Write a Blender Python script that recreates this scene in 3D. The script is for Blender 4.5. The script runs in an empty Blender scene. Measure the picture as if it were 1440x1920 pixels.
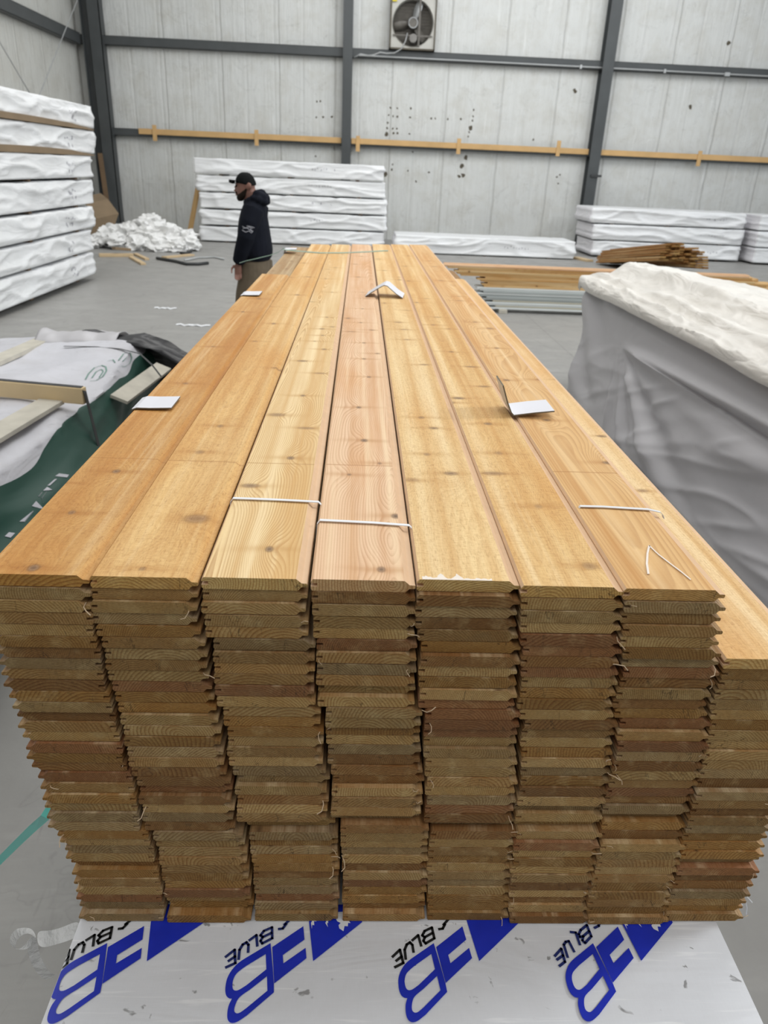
import bpy, bmesh, math, random
import numpy as np
from mathutils import Vector, Matrix, noise as mn

SC = bpy.context.scene
COL = SC.collection
random.seed(7)

# ---------------------------------------------------------------- camera
FP = 1380.0                                   # focal length in pixels of the 1440x1920 frame
CAMH = 1.88
_r = math.radians(2.55)
_Y = np.array([(678 - 720) / FP, (315 - 960) / FP, 1.0]); _Y /= np.linalg.norm(_Y)
_n = np.array([-math.sin(_r), math.cos(_r)])
_d = -((678 - 720) * _n[0] + (315 - 960) * _n[1])
_D = np.array([_n[0] * FP / _d, _n[1] * FP / _d, 1.0]); _D /= np.linalg.norm(_D)
_Z = -_D
_X = np.cross(_Y, _Z); _X /= np.linalg.norm(_X)
_Z = np.cross(_X, _Y)
CAMR = np.array([_X, _Y, _Z])                 # world = CAMR @ (right, down, forward)
CAMC = np.array([0.0, 0.0, CAMH])

cd = bpy.data.cameras.new('camera'); cam = bpy.data.objects.new('camera', cd); COL.objects.link(cam)
M = Matrix.Identity(4)
for i in range(3):
    M[i][0] = CAMR[i][0]; M[i][1] = -CAMR[i][1]; M[i][2] = -CAMR[i][2]; M[i][3] = CAMC[i]
cam.matrix_world = M
cd.sensor_fit = 'VERTICAL'; cd.sensor_height = 36.0; cd.sensor_width = 27.0
cd.lens = FP / 1920 * 36.0
cd.clip_start = 0.02; cd.clip_end = 200
cd.dof.use_dof = True; cd.dof.focus_distance = 1.25; cd.dof.aperture_fstop = 7.5
SC.camera = cam

# ---------------------------------------------------------------- light and exposure
w = bpy.data.worlds.new('world'); SC.world = w; w.use_nodes = True
nt = w.node_tree; nt.nodes.clear()
wo = nt.nodes.new('ShaderNodeOutputWorld'); bg = nt.nodes.new('ShaderNodeBackground')
tc = nt.nodes.new('ShaderNodeTexCoord'); sp = nt.nodes.new('ShaderNodeSeparateXYZ')
rp = nt.nodes.new('ShaderNodeValToRGB')
nt.links.new(tc.outputs['Generated'], sp.inputs[0]); nt.links.new(sp.outputs['Z'], rp.inputs[0])
rp.color_ramp.elements[0].position = 0.0; rp.color_ramp.elements[0].color = (0.22, 0.225, 0.23, 1)
rp.color_ramp.elements[1].position = 0.85; rp.color_ramp.elements[1].color = (0.74, 0.76, 0.77, 1)
e = rp.color_ramp.elements.new(0.3); e.color = (0.30, 0.31, 0.32, 1)
nt.links.new(rp.outputs[0], bg.inputs[0]); bg.inputs[1].default_value = 0.75
nt.links.new(bg.outputs[0], wo.inputs[0])

def area(name, loc, target, size, power, color):
    l = bpy.data.lights.new(name, 'AREA'); l.shape = 'RECTANGLE'; l.size, l.size_y = size
    l.energy = power; l.color = color
    o = bpy.data.objects.new(name, l); COL.objects.link(o); o.location = loc
    o.rotation_euler = (Vector(target) - Vector(loc)).to_track_quat('-Z', 'Y').to_euler()
    return o
area('skylight_strip_near', (0.5, 5.0, 8.4), (0.3, 5.4, 0), (5, 5), 290, (1.0, 0.985, 0.95))
area('skylight_strip_middle', (-1.0, 12.5, 8.4), (-1.0, 14.0, 0), (9, 4), 430, (1.0, 0.99, 0.96))
area('skylight_strip_far', (4.5, 17.0, 8.4), (4.5, 24.0, 2.6), (12, 3), 400, (0.97, 0.99, 1.0))
area('dock_door_daylight', (11.5, 4.5, 8.0), (-1.0, 6.5, 0.9), (3.2, 3.2), 900, (0.93, 0.97, 1.0))
area('side_door_daylight', (15.5, 13.0, 3.2), (-4.0, 14.0, 1.2), (6, 4), 240, (0.90, 0.95, 1.0))

area('added_fill_behind', (0.3, -3.6, 8.4), (0.1, 0.8, 0.8), (7, 3), 190, (1.0, 0.99, 0.96))  # overhead fill lamp added to brighten the printed pack and the board ends

vs = SC.view_settings
SC.display_settings.display_device = 'sRGB'
vs.view_transform = 'Standard'; vs.look = 'None'; vs.gamma = 1.0; vs.use_curve_mapping = False
vs.exposure = 0.0
SC.cycles.max_bounces = 8
SC.cycles.use_denoising = True

# ---------------------------------------------------------------- helpers
def ray(px, py):
    return CAMR @ np.array([(px - 720) / FP, (py - 960) / FP, 1.0])
def onz(px, py, z):
    d = ray(px, py); return Vector(CAMC + d * ((z - CAMC[2]) / d[2]))
def ony(px, py, y):
    d = ray(px, py); return Vector(CAMC + d * ((y - CAMC[1]) / d[1]))
def onx(px, py, x):
    d = ray(px, py); return Vector(CAMC + d * ((x - CAMC[0]) / d[0]))

class MB:
    """collects shapes and links them as one mesh object"""
    def __init__(s): s.v = []; s.f = []; s.m = []
    def add(s, vs, fs, mi=0):
        o = len(s.v); s.v += [tuple(v) for v in vs]
        s.f += [tuple(i + o for i in f) for f in fs]; s.m += [mi] * len(fs); return s
    def box(s, a, b, mi=0, bev=0.0, rot=None, piv=None):
        (x0, y0, z0), (x1, y1, z1) = a, b
        if bev <= 0:
            vs = [Vector(p) for p in ((x0,y0,z0),(x1,y0,z0),(x1,y1,z0),(x0,y1,z0),(x0,y0,z1),(x1,y0,z1),(x1,y1,z1),(x0,y1,z1))]
            fs = [(0,3,2,1),(4,5,6,7),(0,1,5,4),(1,2,6,5),(2,3,7,6),(3,0,4,7)]
        else:
            bm = bmesh.new(); bmesh.ops.create_cube(bm, size=1)
            for q in bm.verts: q.co = Vector(((x0+x1)/2 + q.co.x*(x1-x0), (y0+y1)/2 + q.co.y*(y1-y0), (z0+z1)/2 + q.co.z*(z1-z0)))
            bmesh.ops.bevel(bm, geom=bm.edges[:], offset=bev, segments=2, profile=0.6, affect='EDGES')
            bm.verts.index_update()
            vs = [q.co.copy() for q in bm.verts]; fs = [[q.index for q in f.verts] for f in bm.faces]; bm.free()
        if rot is not None:
            p = Vector(piv) if piv is not None else Vector(((x0+x1)/2, (y0+y1)/2, (z0+z1)/2))
            vs = [p + rot @ (v - p) for v in vs]
        return s.add(vs, fs, mi)
    def tube(s, pts, rad, n=10, mi=0, cap=True, ry=None, up=(0, 0, 1)):
        """swept tube; rad a number or a list; ry optional second radius list"""
        P = [Vector(p) for p in pts]; k = len(P)
        R1 = rad if isinstance(rad, (list, tuple)) else [rad] * k
        R2 = ry if isinstance(ry, (list, tuple)) else (R1 if ry is None else [ry] * k)
        vs = []
        for i in range(k):
            t = (P[min(i+1, k-1)] - P[max(i-1, 0)]).normalized()
            u = Vector(up) - t * t.dot(Vector(up))
            if u.length < 1e-3: u = Vector((0, 1, 0)) - t * t.y
            u.normalize(); v = t.cross(u)
            for j in range(n):
                a = 2 * math.pi * j / n
                vs.append(P[i] + v * (math.cos(a) * R1[i]) + u * (math.sin(a) * R2[i]))
        fs = [(i*n+j, i*n+(j+1) % n, (i+1)*n+(j+1) % n, (i+1)*n+j) for i in range(k-1) for j in range(n)]
        if cap: fs += [tuple(range(n))[::-1], tuple(range((k-1)*n, k*n))]
        return s.add(vs, fs, mi)
    def loft(s, rings, mi=0):
        n = len(rings[0]); vs = [p for r in rings for p in r]; k = len(rings)
        fs = [(i*n+j, i*n+(j+1) % n, (i+1)*n+(j+1) % n, (i+1)*n+j) for i in range(k-1) for j in range(n)]
        fs += [tuple(range(n))[::-1], tuple(range((k-1)*n, k*n))]
        return s.add(vs, fs, mi)
    def ball(s, c, r, n=14, mi=0):
        r = r if isinstance(r, (tuple, list)) else (r, r, r)
        bm = bmesh.new(); bmesh.ops.create_uvsphere(bm, u_segments=n, v_segments=max(6, n*2//3), radius=1)
        bm.verts.index_update()
        vs = [(c[0]+q.co.x*r[0], c[1]+q.co.y*r[1], c[2]+q.co.z*r[2]) for q in bm.verts]
        fs = [[q.index for q in f.verts] for f in bm.faces]; bm.free()
        return s.add(vs, fs, mi)
    def ribbon(s, pts, side, width, thick=0.0006, mi=0):
        """thin strap along pts, `side` = width direction"""
        P = [Vector(p) for p in pts]; S = Vector(side).normalized() * (width / 2); vs = []
        for i, p in enumerate(P):
            t = (P[min(i+1, len(P)-1)] - P[max(i-1, 0)]).normalized()
            nn = t.cross(S).normalized() * thick / 2
            vs += [p - S - nn, p + S - nn, p + S + nn, p - S + nn]
        k = len(P)
        fs = [(i*4+j, i*4+(j+1) % 4, (i+1)*4+(j+1) % 4, (i+1)*4+j) for i in range(k-1) for j in range(4)]
        fs += [(3, 2, 1, 0), ((k-1)*4, (k-1)*4+1, (k-1)*4+2, (k-1)*4+3)]
        return s.add(vs, fs, mi)
    def build(s, name, mats, parent=None, smooth=False, loc=None, angle=None):
        me = bpy.data.meshes.new(name)
        if loc is not None: L = Vector(loc); vv = [tuple(Vector(v) - L) for v in s.v]
        else: vv = s.v
        me.from_pydata(vv, [], s.f)
        mats = mats if isinstance(mats, (list, tuple)) else [mats]
        for m in mats: me.materials.append(m)
        for p, mi in zip(me.polygons, s.m): p.material_index = mi; p.use_smooth = smooth
        bm = bmesh.new(); bm.from_mesh(me); bmesh.ops.recalc_face_normals(bm, faces=bm.faces); bm.to_mesh(me); bm.free()
        if angle is not None: me.set_sharp_from_angle(angle=math.radians(angle))
        me.update()
        o = bpy.data.objects.new(name, me); COL.objects.link(o)
        if loc is not None: o.location = loc
        if parent is not None:
            o.parent = parent
            if loc is None: o.location = -parent.location
            else: o.location = Vector(loc) - parent.location
        return o

def tag(o, label, cat, group=None, kind=None):
    o['label'] = label; o['category'] = cat
    if group: o['group'] = group
    if kind: o['kind'] = kind
    return o
def struct(o, label=None):
    o['kind'] = 'structure'
    if label: o['label'] = label
    return o
def thing(name, loc, label, cat, group=None):
    o = bpy.data.objects.new(name, None); COL.objects.link(o); o.location = loc
    o.empty_display_size = 0.1
    return tag(o, label, cat, group)

def fbm(x, y, z, o=3):
    a = 0.0; amp = 1.0
    for _ in range(o):
        a += amp * mn.noise(Vector((x, y, z))); x *= 2.03; y *= 2.03; z *= 2.03; amp *= 0.5
    return a
def ridge(x, y, z): return max(0.0, 1.0 - abs(mn.noise(Vector((x, y, z)))) * 2.2)

# ---------------------------------------------------------------- material kit
def new_mat(name, rough=0.6, spec=0.5):
    m = bpy.data.materials.new(name); m.use_nodes = True
    b = m.node_tree.nodes['Principled BSDF']; b.inputs['Roughness'].default_value = rough
    b.inputs['Specular IOR Level'].default_value = spec
    return m, m.node_tree, b
class NT:
    """tiny node builder"""
    def __init__(s, nt): s.nt = nt
    def n(s, t, **kw):
        x = s.nt.nodes.new(t)
        for k, v in kw.items(): setattr(x, k, v)
        return x
    def set(s, sock, v):
        if isinstance(v, bpy.types.NodeSocket): s.nt.links.new(v, sock)
        else: sock.default_value = v
    def math(s, op, a, b=0.0, c=0.0, clamp=False):
        x = s.n('ShaderNodeMath', operation=op); x.use_clamp = clamp
        s.set(x.inputs[0], a); s.set(x.inputs[1], b); s.set(x.inputs[2], c); return x.outputs[0]
    def mix(s, f, a, b, mode='MIX'):
        x = s.n('ShaderNodeMix', data_type='RGBA', blend_type=mode)
        s.set(x.inputs[0], f)
        for i, v in ((6, a), (7, b)):
            if isinstance(v, (tuple, list)) and len(v) == 3: v = (*v, 1)
            s.set(x.inputs[i], v)
        return x.outputs[2]
    def ramp(s, f, stops, interp='LINEAR'):
        x = s.n('ShaderNodeValToRGB'); r = x.color_ramp; r.interpolation = interp
        while len(r.elements) < len(stops): r.elements.new(0.5)
        for e_, (p, c) in zip(r.elements, stops):
            e_.position = p; e_.color = (c, c, c, 1) if isinstance(c, (int, float)) else (*c, 1)
        s.set(x.inputs[0], f); return x.outputs[0]
    def noise(s, vec, scale, detail=3, rough=0.5, dist=0.0):
        x = s.n('ShaderNodeTexNoise'); s.set(x.inputs['Vector'], vec); x.inputs['Scale'].default_value = scale
        x.inputs['Detail'].default_value = detail; x.inputs['Roughness'].default_value = rough
        x.inputs['Distortion'].default_value = dist; return x.outputs['Fac']
    def vmul(s, v, t):
        x = s.n('ShaderNodeVectorMath', operation='MULTIPLY'); s.set(x.inputs[0], v); x.inputs[1].default_value = t; return x.outputs[0]
    def vadd(s, v, t):
        x = s.n('ShaderNodeVectorMath', operation='ADD'); s.set(x.inputs[0], v); s.set(x.inputs[1], t); return x.outputs[0]
    def sep(s, v):
        x = s.n('ShaderNodeSeparateXYZ'); s.set(x.inputs[0], v); return x.outputs
    def comb(s, x_, y_, z_):
        x = s.n('ShaderNodeCombineXYZ'); s.set(x.inputs[0], x_); s.set(x.inputs[1], y_); s.set(x.inputs[2], z_); return x.outputs[0]
    def obj(s): return s.n('ShaderNodeTexCoord').outputs['Object']
    def pos(s): return s.n('ShaderNodeNewGeometry').outputs['Position']
    def bump(s, h, strength, dist=0.01, normal=None):
        x = s.n('ShaderNodeBump'); x.inputs['Strength'].default_value = strength; x.inputs['Distance'].default_value = dist
        s.set(x.inputs['Height'], h)
        if normal is not None: s.set(x.inputs['Normal'], normal)
        return x.outputs[0]

def plain(name, col, rough=0.6, nscale=0, namt=0.15, spec=0.5, metal=0.0, bump=0.0):
    m, nt_, b = new_mat(name, rough, spec); k = NT(nt_)
    b.inputs['Metallic'].default_value = metal
    if nscale:
        f = k.noise(k.obj(), nscale, 4)
        c = k.mix(f, tuple(x*(1-namt) for x in col), tuple(min(1, x*(1+namt)) for x in col))
        k.set(b.inputs['Base Color'], c)
        if bump: k.set(b.inputs['Normal'], k.bump(f, bump, 0.01))
    else: b.inputs['Base Color'].default_value = (*col, 1)
    return m

MAT = {}
def make_cedar(name, end=False, knots=True, sawn=1.0, ring_contrast=1.0, spots=(), line_y=None):
    """spots: knots of one board as (x, y, half width, half length, darkness) in the board's own metres"""
    m, nt_, b = new_mat(name, 0.62, 0.35); k = NT(nt_)
    oi = k.n('ShaderNodeObjectInfo'); rnd = oi.outputs['Random']; oc = oi.outputs['Color']
    r2 = k.math('FRACT', k.math('MULTIPLY', rnd, 17.31)); r3 = k.math('FRACT', k.math('MULTIPLY', rnd, 91.7)); r4 = k.math('FRACT', k.math('MULTIPLY', rnd, 311.9))
    p = k.obj(); x, y, z = k.sep(p)
    off = k.math('MULTIPLY', rnd, 53.0)
    yo = k.math('ADD', y, off)
    q = k.comb(x, yo, k.math('ADD', z, k.math('MULTIPLY', r2, 9.0)))
    # slow wander of the pith along the board
    w1 = k.math('MULTIPLY', k.math('SUBTRACT', k.noise(k.vmul(q, (3, 0.42, 3)), 1.0, 1.5), 0.5), 0.16)
    w2 = k.math('MULTIPLY', k.math('SUBTRACT', k.noise(k.vmul(k.vadd(q, (5, 31, 2)), (3, 0.5, 3)), 1.0, 1.5), 0.5), 0.16)
    cx = k.math('ADD', 0.063, k.math('MULTIPLY', k.math('SUBTRACT', r3, 0.5), 0.12))
    cz = k.math('SUBTRACT', 0.008, k.math('MULTIPLY', r4, 0.085))
    dx = k.math('ADD', k.math('SUBTRACT', x, cx), w1); dz = k.math('ADD', k.math('SUBTRACT', z, cz), w2)
    r = k.math('SQRT', k.math('ADD', k.math('MULTIPLY', dx, dx), k.math('MULTIPLY', dz, dz)))
    fine = k.math('MULTIPLY', k.math('SUBTRACT', k.noise(k.vmul(q, (26, 1.3, 26)), 1.0, 2), 0.5), 0.006)
    r = k.math('ADD', r, fine)
    km = None
    blot0 = k.noise(k.vmul(q, (16, 9, 16)), 1.0, 3, 0.6)
    if spots:
        kms = []; strk = []
        for (sx, sy, rx, ry, dk) in spots:
            ex = k.math('DIVIDE', k.math('SUBTRACT', x, sx), rx); ey = k.math('DIVIDE', k.math('SUBTRACT', y, sy), ry)
            d2 = k.math('ADD', k.math('MULTIPLY', ex, ex), k.math('MULTIPLY', ey, ey))
            gx = k.math('DIVIDE', k.math('SUBTRACT', x, sx), 0.026); gy = k.math('DIVIDE', k.math('SUBTRACT', y, sy), 0.06)
            g2 = k.math('ADD', k.math('MULTIPLY', gx, gx), k.math('MULTIPLY', gy, gy))
            r = k.math('ADD', r, k.math('MULTIPLY', k.math('POWER', 2.718, k.math('MULTIPLY', g2, -1.0)), 0.024))
            kms.append((k.math('MULTIPLY', k.math('POWER', 2.718, k.math('MULTIPLY', k.math('MULTIPLY', d2, d2), -1.2)), dk), d2))
            hx = k.math('DIVIDE', k.math('SUBTRACT', x, sx), max(0.045, rx*1.3)); hy = k.math('DIVIDE', k.math('ADD', k.math('SUBTRACT', y, sy), k.math('MULTIPLY', k.math('SUBTRACT', blot0, 0.5), 0.02)), max(0.009, ry*1.1))
            strk.append(k.math('MULTIPLY', k.math('POWER', 2.718, k.math('MULTIPLY', k.math('ADD', k.math('MULTIPLY', hx, hx), k.math('MULTIPLY', hy, hy)), -1.0)), 0.55))
        knots = False
    if knots:
        v = k.n('ShaderNodeTexVoronoi', feature='F1'); v.voronoi_dimensions = '2D'
        v.inputs['Scale'].default_value = 1.0; v.inputs['Randomness'].default_value = 0.9
        k.set(v.inputs['Vector'], k.comb(k.math('MULTIPLY', k.math('ADD', x, k.math('MULTIPLY', r2, 3.0)), 7.5), k.math('MULTIPLY', yo, 4.4), 0.0))
        dist = v.outputs['Distance']
        infl = k.math('POWER', 2.718, k.math('MULTIPLY', k.math('MULTIPLY', dist, dist), -16.0))
        r = k.math('ADD', r, k.math('MULTIPLY', infl, 0.017))
        kr = k.n('ShaderNodeSeparateColor'); k.set(kr.inputs[0], v.outputs['Color'])
        size = k.math('ADD', 0.018, k.math('MULTIPLY', kr.outputs[0], 0.075))
        km = k.math('SMOOTH_MAX', 0.0, k.math('SUBTRACT', 1.0, k.math('DIVIDE', dist, size)), 0.15, clamp=True)
        halo = k.math('MULTIPLY', k.math('POWER', 2.718, k.math('MULTIPLY', dist, -11.0)), k.math('ADD', 0.25, kr.outputs[1]))
        # streak of dark grain running crosswise and lengthwise from the knot
    freq = k.math('ADD', 190.0, k.math('MULTIPLY', r2, 210.0))
    ph = k.math('FRACT', k.math('MULTIPLY', r, freq))
    late = k.ramp(ph, [(0.0, 0.0), (0.42, 0.15), (0.78, 0.9), (0.92, 1.0), (1.0, 0.0)])
    band = k.noise(k.comb(k.math('MULTIPLY', r, 60.0), k.math('MULTIPLY', yo, 0.15), r2), 1.0, 2)
    fib = k.noise(k.vmul(q, (420, 7, 420)), 1.0, 3, 0.65)
    blot = k.noise(k.vmul(q, (9, 1.6, 9)), 1.0, 4, 0.6)
    c = k.mix(k.math('MULTIPLY', k.math('SUBTRACT', band, 0.3, clamp=True), 1.1), oc, k.mix(1.0, oc, (0.74, 0.60, 0.47), 'MULTIPLY'))
    c = k.mix(k.math('MULTIPLY', late, 0.46 * ring_contrast), c, k.mix(1.0, oc, (0.56, 0.40, 0.27), 'MULTIPLY'))
    c_ring = c
    c = k.mix(k.math('MULTIPLY', k.math('SUBTRACT', blot, 0.48, clamp=True), 2.9, clamp=True), c, k.mix(1.0, oc, (0.80, 0.58, 0.34), 'MULTIPLY'))
    c = k.mix(k.math('MULTIPLY', k.math('SUBTRACT', 0.5, blot, clamp=True), 1.6), c, k.mix(0.4, oc, (0.86, 0.66, 0.38)))
    stv = k.noise(k.vmul(q, (34, 0.45, 34)), 1.0, 3, 0.6)
    c = k.mix(k.ramp(stv, [(0.47, 0.0), (0.68, 0.75)]), c, k.mix(1.0, oc, (0.72, 0.54, 0.34), 'MULTIPLY'))
    c = k.mix(k.ramp(stv, [(0.30, 0.75), (0.46, 0.0)]), c, k.mix(0.55, oc, (0.93, 0.77, 0.50)))
    c = k.mix(k.math('MULTIPLY', fib, 0.30), c, k.mix(1.0, c, (0.62, 0.5, 0.4), 'MULTIPLY'))
    if knots:
        c = k.mix(k.math('MULTIPLY', halo, 0.75, clamp=True), c, k.mix(1.0, oc, (0.58, 0.38, 0.2), 'MULTIPLY'))
        c = k.mix(k.math('MULTIPLY', km, 0.9, clamp=True), c, (0.09, 0.045, 0.02))
    if spots:
        for (m1_, d2), s1_ in zip(kms, strk):
            c = k.mix(k.math('MULTIPLY', s1_, k.math('ADD', 0.5, blot0), clamp=True), c, k.mix(1.0, oc, (0.58, 0.40, 0.23), 'MULTIPLY'))
            ringk = k.ramp(d2, [(0.0, (0.13, 0.08, 0.05)), (0.30, (0.26, 0.17, 0.105)), (0.8, (0.06, 0.036, 0.02)), (1.0, (0.12, 0.07, 0.035))])
            c = k.mix(m1_, c, ringk)
    if end: c = k.mix(0.62, c, c_ring)
    if end:
        rough = k.noise(k.vmul(q, (260, 1, 800)), 1.0, 3, 0.7)
        c = k.mix(k.ramp(rough, [(0.40, 0.0), (0.72, 0.7)]), c, k.mix(1.0, c, (0.42, 0.36, 0.30), 'MULTIPLY'))
        ck = k.noise(k.comb(k.math('MULTIPLY', x, 26.0), off, k.math('MULTIPLY', z, 9.0)), 1.0, 4, 0.6, 0.6)
        crack = k.ramp(ck, [(0.0, 0.0), (0.484, 0.0), (0.492, 1.0), (0.5, 0.0)])
        gate = k.ramp(k.noise(k.comb(k.math('MULTIPLY', x, 12.0), off, 3.0), 1.0, 1), [(0.5, 0.0), (0.62, 1.0)])
        c = k.mix(k.math('MULTIPLY', k.math('MULTIPLY', crack, gate), 0.75), c, (0.05, 0.03, 0.015))
        dirt = k.noise(k.vmul(q, (25, 1, 60)), 1.0, 4, 0.6)
        c = k.mix(k.ramp(dirt, [(0.55, 0.0), (0.78, 0.45)]), c, k.mix(0.6, oc, (0.10, 0.075, 0.06)))
        c = k.mix(1.0, c, (0.82, 0.79, 0.60), 'MULTIPLY')
        h = k.math('ADD', rough, k.math('MULTIPLY', late, 0.6))
        k.set(b.inputs['Normal'], k.bump(h, 0.45, 0.0015))
        b.inputs['Roughness'].default_value = 0.85
    else:
        if line_y is not None:                    # pressed mark left by a strap across the face
            ly_ = k.math('DIVIDE', k.math('SUBTRACT', k.math('ADD', y, k.math('MULTIPLY', blot0, 0.004)), line_y + 0.002), 0.0020)
            c = k.mix(k.math('MULTIPLY', k.math('POWER', 2.718, k.math('MULTIPLY', k.math('MULTIPLY', ly_, ly_), -1.0)), 0.65), c, k.mix(1.0, oc, (0.50, 0.34, 0.2), 'MULTIPLY'))
        saw = k.noise(k.vmul(q, (90, 620, 60)), 1.0, 3, 0.65)
        saw2 = k.noise(k.vmul(q, (620, 75, 620)), 1.0, 3, 0.65)
        sf = k.math('SUBTRACT', saw, 0.5)
        c = k.mix(k.math('MULTIPLY', k.ramp(saw, [(0.48, 0.0), (0.70, 0.55)]), sawn), c, k.mix(1.0, c, (0.66, 0.52, 0.38), 'MULTIPLY'))
        c = k.mix(k.math('MULTIPLY', k.ramp(saw2, [(0.52, 0.0), (0.72, 0.55)]), sawn), c, k.mix(1.0, c, (0.55, 0.42, 0.3), 'MULTIPLY'))
        h = k.math('ADD', k.math('MULTIPLY', saw, 0.8 * sawn), k.math('ADD', k.math('MULTIPLY', saw2, 0.7 * sawn), k.math('MULTIPLY', fib, 0.5)))
        k.set(b.inputs['Normal'], k.bump(h, 0.35, 0.0015))
    k.set(b.inputs['Base Color'], c)
    return m
MAT['cedar'] = make_cedar('cedar_face')
MAT['cedar_smooth'] = make_cedar('cedar_planed_face', sawn=0.12)
MAT['cedar_end'] = make_cedar('cedar_end_grain', end=True, knots=False, ring_contrast=1.9)
MAT['cedar_fresh'] = plain('freshly_planed_cedar', (0.66, 0.44, 0.265), 0.55, 40, 0.12)
MAT['pine'] = make_cedar('pine_face', sawn=0.1, ring_contrast=0.6)
MAT['pine_end'] = make_cedar('pine_end_grain', end=True, knots=False, ring_contrast=0.8)

def wrap_mat(name, col, dirt=0.25, weave=True, rough=0.42, crinkle=0.35, trans=0.0, scale=1.0):
    m, nt_, b = new_mat(name, rough, 0.4); k = NT(nt_)
    p = k.obj()
    d = k.noise(p, 1.7 * scale, 5, 0.65, 0.4)
    s = k.noise(k.vmul(p, (5, 5, 18)), scale, 4, 0.7, 0.8)
    c = k.mix(k.ramp(d, [(0.45, 0.0), (0.8, dirt)]), col, tuple(x * y for x, y in zip(col, (0.72, 0.70, 0.66))))
    c = k.mix(k.ramp(s, [(0.6, 0.0), (0.72, dirt * 0.8)]), c, tuple(x * 0.62 for x in col))
    k.set(b.inputs['Base Color'], c)
    h1 = k.noise(k.vmul(p, (1.3, 1.3, 6.5)), scale, 2, 0.5, 0.8)
    rid = k.math('ABSOLUTE', k.math('SUBTRACT', h1, 0.5))
    h2 = k.noise(p, 22 * scale, 3, 0.6)
    h = k.math('ADD', k.math('MULTIPLY', rid, 1.6), k.math('MULTIPLY', h2, 0.10))
    k.set(b.inputs['Normal'], k.bump(h, crinkle, 0.09))
    if trans:
        b.inputs['Transmission Weight'].default_value = 0.0
        b.inputs['Subsurface Weight'].default_value = 0.0
    return m
MAT['wrap'] = wrap_mat('white_woven_wrap', (0.80, 0.81, 0.82), crinkle=0.22)
MAT['wrap_end'] = wrap_mat('white_woven_wrap_folded', (0.80, 0.79, 0.82))
MAT['tarp'] = wrap_mat('grey_tarpaulin', (0.47, 0.46, 0.475), dirt=0.12, rough=0.42, crinkle=0.03)
MAT['flap'] = wrap_mat('cream_film', (0.80, 0.77, 0.72), dirt=0.45, rough=0.33, crinkle=0.28, scale=1.6)
MAT['heap'] = wrap_mat('crumpled_film', (0.80, 0.80, 0.79), dirt=0.1, rough=0.3, crinkle=0.15, scale=2.5)
MAT['green'] = wrap_mat('green_tarpaulin', (0.020, 0.066, 0.050), dirt=0.1, rough=0.5, crinkle=0.05)
MAT['pale_cover'] = wrap_mat('pale_pack_cover', (0.56, 0.56, 0.60), dirt=0.6, rough=0.5, crinkle=0.10, scale=2.0)
MAT['black_film'] = wrap_mat('black_film', (0.022, 0.022, 0.024), dirt=0.2, rough=0.35, crinkle=0.15, scale=2.0)
MAT['steel'] = plain('grey_painted_steel', (0.060, 0.066, 0.068), 0.5, 2.5, 0.25)
MAT['steel_dark'] = plain('dark_steel', (0.035, 0.037, 0.038), 0.55, 3, 0.25)
MAT['galv'] = plain('galvanised_metal', (0.42, 0.43, 0.43), 0.4, 6, 0.15, metal=0.3)
MAT['rust'] = plain('dirty_fan_metal', (0.13, 0.12, 0.105), 0.6, 8, 0.5)
MAT['fan_panel'] = plain('aged_fan_panel', (0.50, 0.49, 0.45), 0.5, 3, 0.2)
MAT['fan_frame'] = plain('brown_fan_frame', (0.10, 0.085, 0.06), 0.6, 4, 0.3)
MAT['white_card'] = plain('white_paperboard', (0.68, 0.68, 0.72), 0.6, 12, 0.03)
MAT['splinter'] = plain('pale_splinter', (0.66, 0.50, 0.33), 0.7)
MAT['card_core'] = plain('paperboard_core', (0.16, 0.14, 0.10), 0.8)
MAT['band'] = plain('white_plastic_band', (0.74, 0.75, 0.77), 0.35)
MAT['teal'] = plain('teal_strap', (0.15, 0.60, 0.53), 0.35)
MAT['teal_dull'] = plain('dull_green_strap', (0.22, 0.33, 0.25), 0.45)
MAT['black'] = plain('black_strap', (0.012, 0.012, 0.013), 0.4)
MAT['cardboard'] = plain('brown_cardboard', (0.23, 0.165, 0.10), 0.8, 3, 0.2)
MAT['brown'] = plain('brown_board', (0.13, 0.08, 0.04), 0.8, 3, 0.3)
MAT['oldwood'] = plain('weathered_wood', (0.50, 0.47, 0.40), 0.8, 9, 0.3, bump=0.2)
MAT['white_board'] = plain('primed_white_board', (0.70, 0.73, 0.72), 0.5, 2, 0.12)
MAT['grey_board'] = plain('primed_grey_board', (0.40, 0.43, 0.42), 0.5, 2, 0.15)
MAT['cream_board'] = plain('primed_cream_board', (0.62, 0.58, 0.47), 0.5, 2, 0.12)
MAT['ink_blue'] = plain('blue_print', (0.012, 0.03, 0.46), 0.35, 30, 0.25)
MAT['ink_navy'] = plain('navy_print', (0.012, 0.025, 0.14), 0.4)
MAT['ink_black'] = plain('black_print', (0.012, 0.014, 0.015), 0.4)
MAT['ink_grey'] = plain('faded_stamp', (0.40, 0.40, 0.43), 0.6, 20, 0.4)
MAT['ink_green'] = plain('green_print', (0.14, 0.27, 0.22), 0.5)
MAT['ink_white'] = plain('pale_print', (0.46, 0.46, 0.50), 0.5)
MAT['yellow'] = plain('yellow_sticker', (0.62, 0.50, 0.02), 0.5)
MAT['chalk'] = plain('chalk', (0.78, 0.70, 0.62), 0.9, 60, 0.1)
MAT['hole'] = plain('torn_insulation', (0.10, 0.085, 0.06), 0.9, 20, 0.4)
MAT['skin'] = plain('skin', (0.27, 0.135, 0.10), 0.55, 12, 0.12)
MAT['hair'] = plain('dark_beard', (0.022, 0.015, 0.011), 0.85, 60, 0.4, spec=0.15)
MAT['cap'] = plain('black_cotton', (0.010, 0.011, 0.011), 0.9, 30, 0.2, spec=0.1)
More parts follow.
